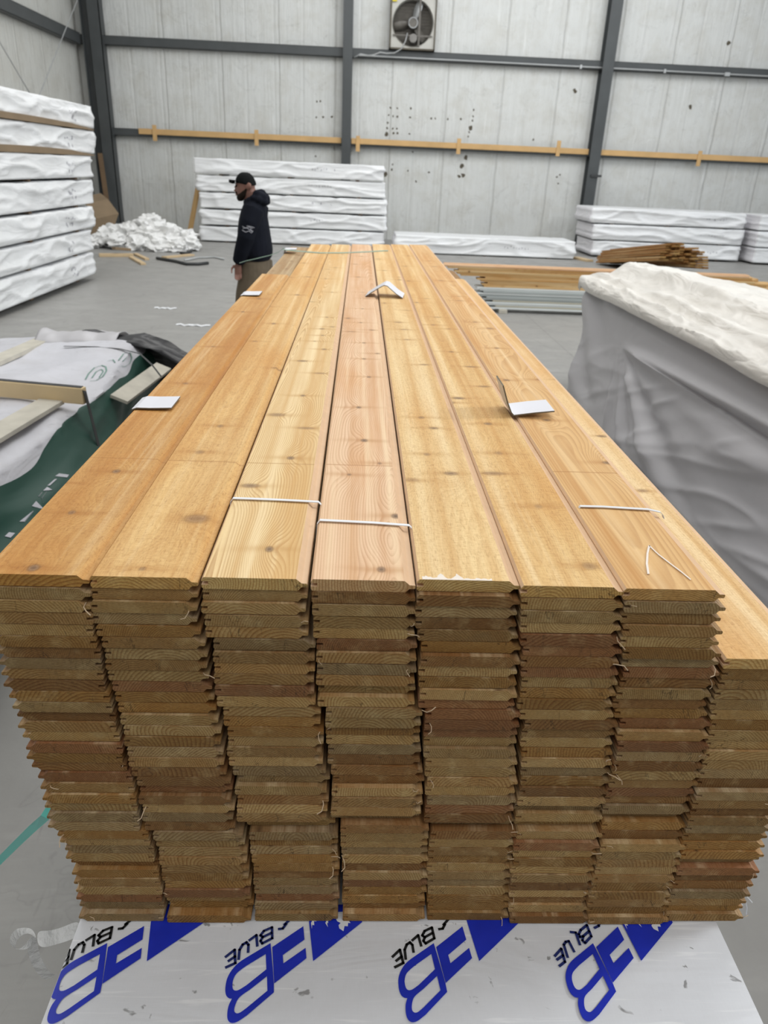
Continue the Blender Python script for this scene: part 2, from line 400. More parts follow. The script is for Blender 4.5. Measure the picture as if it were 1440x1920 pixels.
MAT['hoodie'] = plain('navy_black_fleece', (0.0085, 0.010, 0.016), 0.95, 14, 0.3, spec=0.15, bump=0.4)
MAT['pants'] = plain('khaki_canvas', (0.145, 0.115, 0.080), 0.9, 10, 0.25, spec=0.2, bump=0.5)
MAT['boot'] = plain('dark_boot', (0.03, 0.022, 0.016), 0.6)
MAT['shade_metal'] = plain('lamp_metal', (0.5, 0.5, 0.5), 0.4)

# clear film strip
m, nt_, b = new_mat('clear_film', 0.18, 0.5); k = NT(nt_)
b.inputs['Base Color'].default_value = (0.72, 0.72, 0.72, 1)
b.inputs['Alpha'].default_value = 0.72
k.set(b.inputs['Normal'], k.bump(k.noise(k.obj(), 60, 4), 0.5, 0.02)); MAT['film'] = m

# concrete
m, nt_, b = new_mat('concrete', 0.5, 0.4); k = NT(nt_); p = k.pos()
a_ = k.noise(p, 0.35, 5, 0.6); b_ = k.noise(p, 3.0, 5, 0.65); c_ = k.noise(k.vmul(p, (0.6, 2.6, 1)), 1.4, 5, 0.7, 0.5)
c = k.mix(a_, (0.250, 0.244, 0.234), (0.340, 0.334, 0.316))
c = k.mix(k.ramp(b_, [(0.45, 0.0), (0.75, 0.4)]), c, (0.205, 0.197, 0.188))
c = k.mix(k.ramp(c_, [(0.55, 0.0), (0.72, 0.42)]), c, (0.43, 0.42, 0.40))
c = k.mix(k.ramp(k.noise(k.vmul(p, (2.2, 0.7, 1)), 2.2, 4, 0.7, 1.2), [(0.62, 0.0), (0.70, 0.35)]), c, (0.15, 0.145, 0.14))
ckv = k.noise(p, 0.9, 5, 0.6, 0.8); c = k.mix(k.ramp(ckv, [(0.494, 0.0), (0.5, 0.18), (0.506, 0.0)]), c, (0.13, 0.125, 0.12))
br = k.n('ShaderNodeTexBrick'); br.offset = 0.0; k.set(br.inputs['Vector'], k.vadd(p, (1.5, 0.36, 0)))
br.inputs['Scale'].default_value = 1.0; br.inputs['Brick Width'].default_value = 4.0; br.inputs['Row Height'].default_value = 4.0; br.inputs['Mortar Size'].default_value = 0.004
c = k.mix(k.math('MULTIPLY', br.outputs['Fac'], 0.7), c, (0.12, 0.115, 0.11))
k.set(b.inputs['Base Color'], c)
k.set(b.inputs['Roughness'], k.ramp(b_, [(0.3, 0.38), (0.7, 0.6)]))
k.set(b.inputs['Normal'], k.bump(k.noise(p, 40, 3), 0.08, 0.01)); MAT['concrete'] = m

# vinyl faced insulation of the walls; `axis` = coordinate along the wall
def wall_mat(name, axis, tint):
    m, nt_, b = new_mat(name, 0.45, 0.4); k = NT(nt_); p = k.pos(); s_ = k.sep(p); u = s_[axis]; z = s_[2]
    wob = k.math('MULTIPLY', k.math('SUBTRACT', k.noise(k.comb(0.0, 0.0, z), 1.3, 2), 0.5), 0.10)
    pu = k.math('FRACT', k.math('DIVIDE', k.math('ADD', u, wob), 1.52))
    seam = k.ramp(k.math('ABSOLUTE', k.math('SUBTRACT', pu, 0.5)), [(0.0, 1.0), (0.008, 0.75), (0.022, 0.0)])
    pu2 = k.math('FRACT', k.math('DIVIDE', k.math('ADD', u, 0.5), 0.76))
    pleat = k.ramp(k.math('ABSOLUTE', k.math('SUBTRACT', pu2, 0.5)), [(0.0, 1.0), (0.06, 0.0)])
    v = k.comb(u, 0.0, z)
    big = k.noise(v, 0.45, 4, 0.6); dirt = k.noise(v, 1.6, 6, 0.7, 0.4)
    streak = k.noise(k.comb(k.math('MULTIPLY', u, 9.0), 0.0, k.math('MULTIPLY', z, 0.55)), 1.0, 5, 0.65)
    scuff = k.noise(k.comb(k.math('MULTIPLY', u, 1.5), 7.0, k.math('MULTIPLY', z, 1.7)), 1.0, 6, 0.75, 2.2)
    c = k.mix(big, tint, tuple(x * 0.80 for x in tint))
    c = k.mix(k.ramp(dirt, [(0.46, 0.0), (0.74, 0.5)]), c, (0.47, 0.45, 0.39))
    c = k.mix(k.ramp(streak, [(0.52, 0.0), (0.75, 0.45)]), c, (0.50, 0.50, 0.47))
    c = k.mix(k.ramp(streak, [(0.25, 0.5), (0.42, 0.0)]), c, (0.86, 0.87, 0.86))
    c = k.mix(k.ramp(scuff, [(0.60, 0.0), (0.61, 0.5), (0.62, 0.0)]), c, (0.22, 0.21, 0.19))
    c = k.mix(k.ramp(k.noise(v, 7.0, 4, 0.7), [(0.70, 0.0), (0.76, 0.7)]), c, (0.2, 0.17, 0.13))
    c = k.mix(k.math('MULTIPLY', seam, k.math('MULTIPLY', big, 0.55)), c, (0.25, 0.24, 0.21))
    k.set(b.inputs['Base Color'], c)
    wr = k.noise(k.comb(k.math('MULTIPLY', u, 11.0), 0.0, k.math('MULTIPLY', z, 0.9)), 1.0, 3, 0.6, 0.6)
    wr2 = k.noise(v, 1.1, 3, 0.5, 1.2)
    h = k.math('ADD', k.math('MULTIPLY', wr, 0.8), k.math('ADD', k.math('MULTIPLY', k.math('ABSOLUTE', k.math('SUBTRACT', wr2, 0.5)), 1.5), k.math('MULTIPLY', k.math('ADD', seam, k.math('MULTIPLY', pleat, 0.5)), -0.8)))
    k.set(b.inputs['Normal'], k.bump(h, 0.45, 0.05))
    return m
MAT['wall'] = wall_mat('vinyl_insulation_back', 0, (0.70, 0.71, 0.69))
MAT['wall_side'] = wall_mat('vinyl_insulation_side', 1, (0.70, 0.70, 0.66))

# ================================================================ the hall
WY = 23.0; WX = -7.55
o = MB().box((-9, -4, -0.2), (22, WY + 0.3, 0.0)).build('floor', MAT['concrete']); struct(o)
wall_back = struct(MB().box((WX - 0.2, WY, 0), (22, WY + 0.2, 8.2)).build('wall_back', MAT['wall']))
wall_left = struct(MB().box((WX - 0.2, -4, 0), (WX, WY, 8.2)).build('wall_left', MAT['wall_side']))

def ibeam(name, cx, y0, width, depth, z0, z1, taper=0.0):
    """column, flange towards the hall (-y), web behind it"""
    b = MB(); tf = 0.02
    def slab(x0, x1, ya, yb, d0=0.0, d1=0.0):
        b.add([(x0, ya, z0), (x1, ya, z0), (x1, yb, z0), (x0, yb, z0), (x0 - d0, ya, z1), (x1 + d1, ya, z1), (x1 + d1, yb, z1), (x0 - d0, yb, z1)],
              [(0,3,2,1),(4,5,6,7),(0,1,5,4),(1,2,6,5),(2,3,7,6),(3,0,4,7)])
    slab(cx - width/2, cx + width/2, y0, y0 + tf); slab(cx - width/2, cx + width/2, y0 + depth - tf, y0 + depth)
    slab(cx - 0.008, cx + 0.008, y0 + tf, y0 + depth - tf)
    slab(cx - width/2 - 0.05, cx + width/2 + 0.05, y0 - 0.03, y0 + depth, 0, 0) if False else None
    return struct(b.build(name, MAT['steel']))
CY = 22.62
cmid = ony(651, 150, CY).x; cright = ony(1127, 220, CY).x
cols = [ibeam('trim_1', cmid, CY, 0.25, 0.36, 0, 8.2), ibeam('trim_2', cright, CY, 0.30, 0.36, 0, 8.2), ibeam('trim_3', cright + 6.95, CY, 0.25, 0.36, 0, 8.2)]
for c_, l_ in zip(cols, ('grey steel column in the middle of the back wall, left of the fan', 'grey steel column standing behind the low white packs on the right', 'grey steel column farther right along the back wall')): c_['label'] = l_
# stub bracket on the right column
zb = ony(1120, 330, CY).z
s_ = MB().box((cright - 0.06, CY - 0.05, zb - 0.03), (cright + 0.24, CY + 0.0, zb + 0.03)).build('bracket', MAT['steel_dark'], cols[1])
# corner column: deep tapered section, web facing the hall
b = MB(); X0 = WX + 0.02
xr0 = ony(226, 412, CY).x; xr1 = ony(180, 0, CY).x; zc1 = ony(180, 0, CY).z
k_ = (8.2) / zc1
xr1 = xr0 + (xr1 - xr0) * k_
b.box((xr0 - 0.30, CY, 0), (xr0, CY + 0.02, 8.2)) 
b.box((xr0 - 0.02, CY, 0), (xr0, CY + 0.34, 8.2))
b.box((xr0 - 0.48, CY + 0.16, 0), (xr0 - 0.02, CY + 0.18, 8.2)); b.box((xr0 - 0.50, CY, 0), (xr0 - 0.48, CY + 0.34, 8.2))
b.box((xr0 - 0.54, CY - 0.05, 0), (xr0 + 0.06, CY + 0.37, 0.03))
o = struct(b.build('trim_4', MAT['steel']), 'dark grey steel column standing in the left corner of the hall')

def girt_back(name, z, x0, x1, h=0.20, label=None):
    b = MB(); y1 = WY; y0 = WY - 0.20
    b.box((x0, y0, z - h/2), (x1, y0 + 0.008, z + h/2)); b.box((x0, y0, z + h/2 - 0.01), (x1, y1, z + h/2)); b.box((x0, y0, z - h/2), (x1, y1, z - h/2 + 0.008))
    return struct(b.build(name, MAT['steel']), label)
zg1 = ony(651, 98, WY - 0.2).z; zg0 = ony(651, 265, WY - 0.2).z
girt_back('trim_5', zg1, WX, 22, 0.21, 'upper grey steel girt running along the back wall under the fan')
girt_back('trim_6', zg0 - 0.02, WX, 22, 0.18, 'lower grey steel girt running along the back wall')
b = MB()
for z, h in ((zg1 - 0.02, 0.26), (zg0 - 0.05, 0.20)):
    b.box((WX, -4, z - h/2), (WX + 0.20, CY, z - h/2 + 0.008)); b.box((WX + 0.192, -4, z - h/2), (WX + 0.20, CY, z + h/2)); b.box((WX, -4, z + h/2 - 0.01), (WX + 0.20, CY, z + h/2))
struct(b.build('trim_7', MAT['steel']), 'grey steel girts along the left wall')
# punctures in the back wall insulation
b = MB(); rg = random.Random(3)
def spot(px, py, s):
    c = ony(px, py, WY - 0.004); n = 7; pts = []
    for j in range(n):
        a = 2*math.pi*j/n; rr = s * rg.uniform(0.5, 1.2)
        pts.append((c.x + math.cos(a)*rr, c.y, c.z + math.sin(a)*rr*1.1))
    b.add(pts, [tuple(range(n))])
for px, py in ((729,216),(727,230),(726,240),(737,218),(745,219),(736,241),(744,241),(738,250),(745,250),(769,220),(768,251),(809,222),(816,222),(840,223),(864,223),(888,206),(887,218),(886,226),(880,248),(878,256),(732,202),(745,203),(770,203),(594,190),(601,190),(593,220),(606,219),(622,219),(736,308),(735,318),(765,320),(804,323),(780,340),(1044,332),(1050,328),(1047,344),(592,293),(774,285),(1000,262)): spot(px, py, 0.03)
for px, py in ((725,252),(882,239),(873,296),(866,312),(861,331),(868,328),(722,327),(1078,171),(1366,80),(1294,200)): spot(px, py, 0.065)
struct(b.build('puncture_marks', MAT['hole'], wall_back), 'dark punctures in the wall insulation')

# brace rods on the left wall
for i, (a_, c_) in enumerate((((145, 0), (75, 175)), ((0, 80), (53, 170)))):
    p0 = onx(*a_, WX + 0.45); p1 = onx(*c_, WX + 0.45); d_ = p1 - p0
    p0 -= d_ * 1.2; p1 = p1 + d_ * (p1.z - 0.4) / -d_.z if d_.z < 0 else p1 + d_ * 0.5
    o = MB().tube([p0, p1], 0.011, 8).build('brace_rod', MAT['galv'])
    tag(o, ('thin steel brace rod slanting down beside the corner column', 'thin steel brace rod slanting down left wall near the frame edge')[i], 'brace rod')
# ---- timber rail lying on the lower girt, one board per bay, with upright cleats
def rail(xa, xb, cleats, label):
    z0 = zg0 - 0.055
    t = thing('timber_rail', ((xa+xb)/2, WY - 0.24, z0), label, 'rail', 'timber rails along the back wall')
    MB().box((xa, WY - 0.246, z0), (xb, WY - 0.203, z0 + 0.14), bev=0.004).build('board', MAT['rail'], t)
    for px, py in cleats:
        c = ony(px, py, WY - 0.26)
        b_ = MB().box((c.x - 0.055, WY - 0.275, c.z - 0.20), (c.x + 0.055, WY - 0.247, c.z + 0.19), bev=0.003)
        b_.build('cleat', MAT['rail'], t)
MAT['rail'] = plain('rail_pine', (0.60, 0.38, 0.165), 0.7, 3, 0.2)
xA = ony(260, 248, WY - 0.24).x
rail(xA, cmid - 0.14, ((290, 249), (481, 258)), 'yellow timber rail with two cleats between corner column and middle column')
rail(cmid + 0.14, cright - 0.17, ((671, 269), (860, 274), (1047, 278)), 'yellow timber rail with three cleats between middle and right columns')
rail(cright + 0.17, cright + 6.8, ((1311, 297),), 'yellow timber rail with one cleat, right of the right column')
c = onx(160, 243, WX + 0.22)
tag(MB().box((WX + 0.202, c.y - 2.4, zg0 + 0.06), (WX + 0.24, c.y + 0.3, zg0 + 0.17), bev=0.003).build('timber_rail', MAT['rail']), 'short timber rail end on left wall behind the tall white stack', 'rail')

# ---- exhaust fan
MAT['motor'] = plain('dusty_motor', (0.20, 0.19, 0.175), 0.5, 9, 0.3)
fl = ony(731, 50, WY - 0.25).x; fr = ony(817, 50, WY - 0.25).x; fb = ony(775, 96, WY - 0.25).z
fw = fr - fl; fc = Vector(((fl + fr)/2, WY - 0.14, fb + fw/2 + 0.02)); R_ = fw * 0.44
fan = thing('exhaust_fan', (fc.x, WY - 0.25, fb), 'large square wall exhaust fan with dark round opening above the girt', 'fan')
b = MB(); H = fw / 2
for x0, x1, z0, z1 in ((-H, -H+0.035, -H, H), (H-0.035, H, -H, H), (-H, H, H-0.035, H), (-H, H, -H, -H+0.035)):
    b.box((fc.x + x0, WY - 0.34, fc.z + z0), (fc.x + x1, WY - 0.0, fc.z + z1))
b.build('frame', MAT['fan_frame'], fan)
b = MB(); n = 48; vs_ = []; fs_ = []
for j in range(n):
    a = 2*math.pi*j/n + math.pi/4; ca, sa = math.cos(a), math.sin(a); s2 = (H - 0.035) / max(abs(ca), abs(sa))
    vs_ += [(fc.x + ca*s2, WY - 0.30, fc.z + sa*s2), (fc.x + ca*R_*1.03, WY - 0.30, fc.z + sa*R_*1.03), (fc.x + ca*R_, WY - 0.335, fc.z + sa*R_), (fc.x + ca*R_*0.985, WY - 0.10, fc.z + sa*R_*0.985)]
for j in range(n):
    q = (j+1) % n
    for s in range(3): fs_.append((j*4+s, q*4+s, q*4+s+1, j*4+s+1))
b.add(vs_, fs_); b.build('panel', MAT['fan_panel'], fan, smooth=True, angle=30)
b = MB()
for i in range(15):
    z = fc.z - R_ + (i + 0.5) * 2*R_/15; hw = math.sqrt(max(0.01, R_**2 - (z - fc.z)**2))
    b.box((fc.x - hw, WY - 0.07, z - 0.035), (fc.x + hw, WY - 0.06, z + 0.04), rot=Matrix.Rotation(0.5, 3, 'X'))
b.build('shutter', MAT['rust'], fan)
MB().box((fc.x - R_, WY - 0.03, fc.z - R_), (fc.x + R_, WY - 0.02, fc.z + R_)).build('back_plate', MAT['steel_dark'], fan)
hub = MB().tube([(fc.x, WY - 0.33, fc.z), (fc.x, WY - 0.14, fc.z)], 0.115, 20).build('hub', MAT['rust'], fan)
MB().tube([(fc.x + 0.115*math.cos(a), WY - 0.335, fc.z + 0.115*math.sin(a)) for a in [2*math.pi*j/24 for j in range(25)]], 0.014, 8, cap=False).build('pulley_rim', MAT['galv'], hub).location = (0, 0, 0)
for c_ in hub.children: c_.location = -(Vector(fan.location)) - Vector(hub.location); c_.location = (0, 0, 0)
bl_angles = (70, 190, 310)
for a in bl_angles:
    a = math.radians(a); b = MB(); vs_ = []; n = 8
    for i in range(n):
        t_ = i/(n-1); rr = 0.10 + t_*(R_ - 0.13); wd = 0.07 + 0.15*math.sin(0.4 + t_*2.2); tw = 0.75 - 0.4*t_
        for s in (-1, 1):
            u = s*wd/2
            vs_.append((fc.x + math.cos(a)*rr - math.sin(a)*u*math.cos(tw), WY - 0.20 + u*math.sin(tw), fc.z + math.sin(a)*rr + math.cos(a)*u*math.cos(tw)))
    fs_ = [(2*i, 2*i+1, 2*i+3, 2*i+2) for i in range(n-1)]
    b.add(vs_, fs_); o = b.build('blade', MAT['galv'] if a < 2 else MAT['rust'], fan, smooth=True)
    sm = o.modifiers.new('thick', 'SOLIDIFY'); sm.thickness = 0.006
MB().box((fc.x + 0.14, WY - 0.36, fc.z - R_*0.98), (fc.x + 0.19, WY - 0.33, fc.z + R_*0.98)).build('support_bar', MAT['rust'], fan)
MB().box((fc.x - R_*0.98, WY - 0.352, fc.z - 0.30), (fc.x + R_*0.98, WY - 0.335, fc.z - 0.27)).build('support_bar', MAT['rust'], fan)
MB().tube([(fc.x + 0.02, WY - 0.36, fc.z - 0.34), (fc.x + 0.02, WY - 0.14, fc.z - 0.34)], 0.10, 16).build('motor', MAT['motor'], fan)
MB().box((fl + 0.04, WY - 0.345, fc.z + H - 0.16), (fl + 0.16, WY - 0.337, fc.z + H - 0.05)).build('sticker', MAT['yellow'], fan)
cp = [ony(x_, y_, WY - 0.37) for x_, y_ in ((764, 62), (760, 78), (752, 92), (740, 99), (725, 100), (713, 98), (700, 103), (690, 104), (676, 101), (664, 108))]
tag(MB().tube(cp, 0.014, 8).build('electric_cord', MAT['galv'], smooth=True), 'grey electric cord drooping from the fan to the girt', 'cord')
cd_ = thing('conduit', (cmid + 3, WY - 0.215, zg1 - 0.08), 'thin steel conduit with junction boxes along the upper girt', 'conduit')
MB().tube([(cmid + 0.3, WY - 0.222, zg1 - 0.06), (21, WY - 0.222, zg1 - 0.06)], 0.02, 8).build('pipe', MAT['galv'], cd_)
for px in (1087, 1245, 1363):
    c = ony(px, 140, WY - 0.22)
    MB().box((c.x - (0.07 if px == 1363 else 0.03), WY - 0.26, zg1 - 0.11), (c.x + (0.07 if px == 1363 else 0.03), WY - 0.202, zg1 - 0.02), bev=0.006).build('junction_box', MAT['galv'], cd_)

# ================================================================ wrapped packs
PK_FACES = 0
def wrap_shell(x0, x1, y0, y1, z0, z1, seed, amp=0.022, step=0.055, bulge=0.0, mat_end=True, long_axis=None):
    """rounded box with pulled wrinkles: returns MB"""
    lx, ly, lz = x1-x0, y1-y0, z1-z0
    ax = long_axis or ('x' if lx > ly else 'y')
    def seg(l): return max(3, int(l / step))
    nx, ny, nz = seg(lx), seg(ly), max(6, int(lz / 0.024))
    b = MB(); rr = 0.022; idx = {}; vs = []; fs = []; mi = []
    def disp(P, N):
        # s along the pack, v around it
        s = P.x if ax == 'x' else P.y
        v = P.z
        r1 = ridge(s*0.50 + v*1.3 + seed, v*2.9 - s*0.30, seed*3.1)
        r2 = ridge(s*0.95 - v*1.9 + seed*2, v*3.6 + s*0.55, seed*1.7)
        sag = fbm(s*0.6, v*1.1 + seed, N.x*3 + N.y*5, 2)
        return amp * (1.0*r1**4 + 0.8*r2**5) + amp*0.40*sag - amp*0.3
    def vert(i, j, k):
        key = (i, j, k)
        if key in idx: return idx[key]
        P = Vector((x0 + lx*i/nx, y0 + ly*j/ny, z0 + lz*k/nz))
        inn = Vector((min(max(P.x, x0+rr), x1-rr), min(max(P.y, y0+rr), y1-rr), min(max(P.z, z0+rr), z1-rr)))
        N = (P - inn)
        N = N.normalized() if N.length > 1e-6 else Vector((0, 0, 1))
        P = inn + N * rr
        ed = 1.0
        kz = min((P.z - z0), (z1 - P.z)) / lz
        if abs(N.z) < 0.7: ed = 0.35 + 0.65 * min(1, kz * 4)
        d = disp(P, N) * ed
        if abs(N.z) > 0.7: d = -abs(d) * 0.45
        if N.z < -0.7: d = 0
        if abs(N.z) <= 0.7: d *= 1.25
        P = P + N * d
        if bulge and abs(N.z) < 0.7: P = P + N * bulge * math.sin(math.pi * (P.z - z0) / lz)
        vs.append(P); idx[key] = len(vs) - 1; return idx[key]
    for i in range(nx):
        for j in range(ny):
            fs.append((vert(i,j,nz), vert(i+1,j,nz), vert(i+1,j+1,nz), vert(i,j+1,nz))); mi.append(0)
            fs.append((vert(i,j,0), vert(i,j+1,0), vert(i+1,j+1,0), vert(i+1,j,0))); mi.append(0)
    e_x = 1 if (mat_end and ax == 'x') else 0; e_y = 1 if (mat_end and ax == 'y') else 0
    for i in range(nx):
        for k in range(nz):
            fs.append((vert(i,0,k), vert(i+1,0,k), vert(i+1,0,k+1), vert(i,0,k+1))); mi.append(e_y)
            fs.append((vert(i,ny,k), vert(i,ny,k+1), vert(i+1,ny,k+1), vert(i+1,ny,k))); mi.append(e_y)
    for j in range(ny):
        for k in range(nz):
            fs.append((vert(0,j,k), vert(0,j,k+1), vert(0,j+1,k+1), vert(0,j+1,k))); mi.append(e_x)
            fs.append((vert(nx,j,k), vert(nx,j+1,k), vert(nx,j+1,k+1), vert(nx,j,k+1))); mi.append(e_x)
    b.v = [tuple(v) for v in vs]; b.f = fs; b.m = mi
    return b

def pack(label, x0, x1, y0, y1, z0, z1, seed, group, amp=0.022, gap=0.022, stamp=None, board=None, step=0.055):
    t = thing('wrapped_lumber_pack', ((x0+x1)/2, (y0+y1)/2, z0), label, 'lumber pack', group)
    wrap_shell(x0, x1, y0, y1, z0 + gap, z1, seed, amp, step).build('wrap', [MAT['wrap'], MAT['wrap_end']], t, smooth=True)
    ax = 'x' if x1-x0 > y1-y0 else 'y'
    for f in (0.14, 0.5, 0.86):
        if ax == 'x':
            c = x0 + (x1-x0)*f; bb = MB().box((c-0.045, y0+0.05, z0), (c+0.045, y1-0.05, z0+gap+0.012))
        else:
            c = y0 + (y1-y0)*f; bb = MB().box((x0+0.05, c-0.045, z0), (x1-0.05, c+0.045, z0+gap+0.012))
        bb.build('bearer', MAT['brown'], t)
    if stamp:                                   # smudged, unreadable rows of stamped print on the side
        rg = random.Random(seed * 13 + 5); bm_ = MB()
        for (u, v, wd) in stamp:
            for i in range(9):
                uu = u + (i/8 - 0.5) * wd; hh = rg.uniform(0.018, 0.045); ww = rg.uniform(0.010, 0.03); sk = rg.uniform(-0.02, 0.02)
                vv = v + rg.uniform(-0.02, 0.02)
                if rg.random() < 0.3: continue
                if ax == 'x': q = [(uu, y0 - amp*0.8, vv), (uu+ww, y0 - amp*0.8, vv), (uu+ww+sk, y0 - amp*0.8, vv+hh), (uu+sk, y0 - amp*0.8, vv+hh)]
                else: q = [(x1 + amp*0.8, uu, vv), (x1 + amp*0.8, uu+ww*1.5, vv), (x1 + amp*0.8, uu+ww*1.5+sk, vv+hh), (x1 + amp*0.8, uu+sk, vv+hh)]
                bm_.add(q, [(0, 1, 2, 3)])
        o = bm_.build('stamped_print', MAT['ink_grey'], t)
        sw = o.modifiers.new('wrap', 'SHRINKWRAP'); sw.target = [c for c in t.children if c.name.startswith('wrap')][0]; sw.wrap_method = 'NEAREST_SURFACEPOINT'; sw.wrap_mode = 'ABOVE_SURFACE'; sw.offset = 0.002
    return t

# ---- tall stack along the left wall (right faces at x = -4.4)
LX = -4.40
lz = [0.06, 0.445, 0.79, 1.14, 1.535, 1.885, 2.26, 2.62]
lend = [13.0, 13.03, 13.2, 13.36, 13.45, 13.72, 13.85]
names = ['bottom white wrapped pack of the tall seven-pack stack along left wall', 'second pack from the bottom of the tall left-wall stack',
         'third pack from the bottom of the tall left-wall stack', 'middle pack of the seven in the tall left-wall stack',
         'third pack from the top of the tall left-wall stack', 'second pack from the top of the left-wall stack, over a brown liner',
         'topmost white wrapped pack of the tall left-wall stack']
for i in range(7):
    ye = lend[i]
    t = pack(names[i], LX - 1.15, LX + (0.0 if i < 5 else -0.03) + 0.012*((i*7) % 3 - 1), ye - 5.0, ye, lz[i], lz[i+1], 11.3 + i*2.1, 'packs in the tall stack along the left wall', amp=0.034, gap=0.03,
             stamp=[(ye - 0.95 - 0.1*(i % 3), (lz[i]+lz[i+1])/2 + 0.03, 0.30), (ye - 0.95 - 0.1*(i % 3), (lz[i]+lz[i+1])/2 - 0.06, 0.22)])
    if i in (5, 6):
        h0, h1 = (0.035, 0.085) if i == 5 else (0.035, 0.075)
        b = MB(); n = 24; vs_ = []
        for j in range(n+1):
            f = j/n; y = ye - 4.9 + 4.75*f; h = h1*(0.6 + 0.4*math.sin(f*3.0 + 0.3)) * (1 - max(0, (f-0.8)/0.2)*0.7)
            for x in (LX - 1.1, LX + 0.006): vs_ += [(x, y, lz[i] - 0.0), (x, y, lz[i] + h)]
        fs_ = []
        for j in range(n):
            a = j*4; fs_ += [(a+2, a+6, a+7, a+3), (a, a+1, a+5, a+4), (a+1, a+3, a+7, a+5), (a, a+4, a+6, a+2)]
        fs_ += [(0, 2, 3, 1), (n*4, n*4+1, n*4+3, n*4+2)]
        b.add(vs_, fs_); b.build('liner', MAT['cardboard'], t)

# ---- five-pack stack at the back wall behind the man
bz = [0.0, 0.39, 0.785, 1.175, 1.57, 1.955]
bl = [-4.09, -4.06, -4.05, -4.11, -4.15]; brt = [0.63, 0.66, 0.66, 0.61, 0.56]
nm = ['bottom white pack of the five-pack stack behind the man', 'second pack from bottom in the five-pack stack behind the man', 'middle white pack of the five-pack stack behind the man',
      'second pack from top in the five-pack stack behind the man', 'top white pack of the five-pack stack behind the man']
for i in range(5):
    pack(nm[i], bl[i], brt[i], 20.2 + 0.02*(i % 2), 21.35, bz[i], bz[i+1], 40.7 + i*1.9, 'packs in the back-wall stack behind the man', amp=0.036, gap=0.03,
         stamp=[(-0.95 - 0.1*(i % 2), (bz[i]+bz[i+1])/2 + 0.02, 0.55)] if i else None)
# ---- single low pack
pack('single long low white pack on the floor between the two back-wall stacks', 0.87, 5.38, 19.3, 20.5, 0.0, 0.43, 63.2, None, amp=0.036, stamp=[(3.9, 0.22, 0.6)])
# ---- right stack and its neighbour
rz = [0.02, 0.41, 0.815, 1.205]; rl = [6.10, 6.06, 5.97]; rr_ = [10.04, 10.06, 10.02]
nm = ['bottom white pack of the three-pack stack below the right steel column', 'middle white pack of the three-pack stack below the right steel column', 'top white pack of the three-pack stack below the right steel column']
for i in range(3):
    pack(nm[i], rl[i], rr_[i], 20.3, 21.9, rz[i], rz[i+1], 75.1 + i*2.3, 'packs in the stack below the right column', amp=0.038, stamp=[(9.2, (rz[i]+rz[i+1])/2, 0.6)])
nm = ['bottom white pack of the three-pack stack cut by the right frame edge', 'middle white pack of the three-pack stack cut by the right frame edge', 'top white pack of the three-pack stack cut by the right frame edge']
for i in range(3):
    pack(nm[i], 10.28 - 0.03*i, 15.1, 19.95, 21.2, rz[i], rz[i+1] + 0.0, 90.4 + i*2.7, 'packs in the stack at the right frame edge', amp=0.036)

# ================================================================ rubbish corner
rg = random.Random(21)
b = MB(); hc = Vector((-4.95, 18.1, 0))
def crumple(c, r, seed, flat=0.75):
    bm = bmesh.new(); bmesh.ops.create_icosphere(bm, subdivisions=4, radius=1.0); bm.verts.index_update(); vs_ = []
    for q in bm.verts:
        n = q.co.normalized()
        d = 1.0 + 0.36*fbm(n.x*1.1 + seed, n.y*1.1, n.z*1.1, 2) + 0.42*ridge(n.x*1.5 + seed, n.y*1.5, n.z*1.5)**2 - 0.20*ridge(n.x*2.4, n.y*2.4 + seed, n.z*2.4)**2 + 0.05*mn.noise(Vector((n.x*5 + seed, n.y*5, n.z*5)))
        p = Vector((n.x*r*1.2, n.y*r, n.z*r*flat))*d
        vs_.append((hc.x + c[0] + p.x, hc.y + c[1] + p.y, max(0.006, c[2] + p.z)))
    fs_ = [[q.index for q in f.verts] for f in bm.faces]; bm.free(); b.add(vs_, fs_)
for c_, r_, sd in (((0.10, 0.10, 0.42), 0.30, 1.0), ((0.16, 0.15, 0.60), 0.17, 4.1), ((-0.28, 0.05, 0.30), 0.28, 7.7), ((-0.70, 0.05, 0.28), 0.24, 11.2), ((-0.95, -0.15, 0.15), 0.20, 13.9),
                   ((0.52, 0.0, 0.30), 0.30, 17.3), ((0.85, 0.05, 0.26), 0.26, 21.8), ((1.02, -0.10, 0.14), 0.20, 25.1), ((-0.45, -0.38, 0.15), 0.22, 29.6), ((-0.02, -0.42, 0.12), 0.22, 33.3), ((0.45, -0.45, 0.11), 0.24, 37.9), ((-1.10, -0.42, 0.14), 0.17, 41.5), ((0.80, -0.42, 0.09), 0.18, 45.2), ((0.12, -0.18, 0.30), 0.24, 49.7)):
    crumple(c_, r_, sd)
o = b.build('plastic_film_heap', MAT['heap'], smooth=True, angle=35); tag(o, 'heap of crumpled white plastic film on the floor near the corner', 'plastic film')

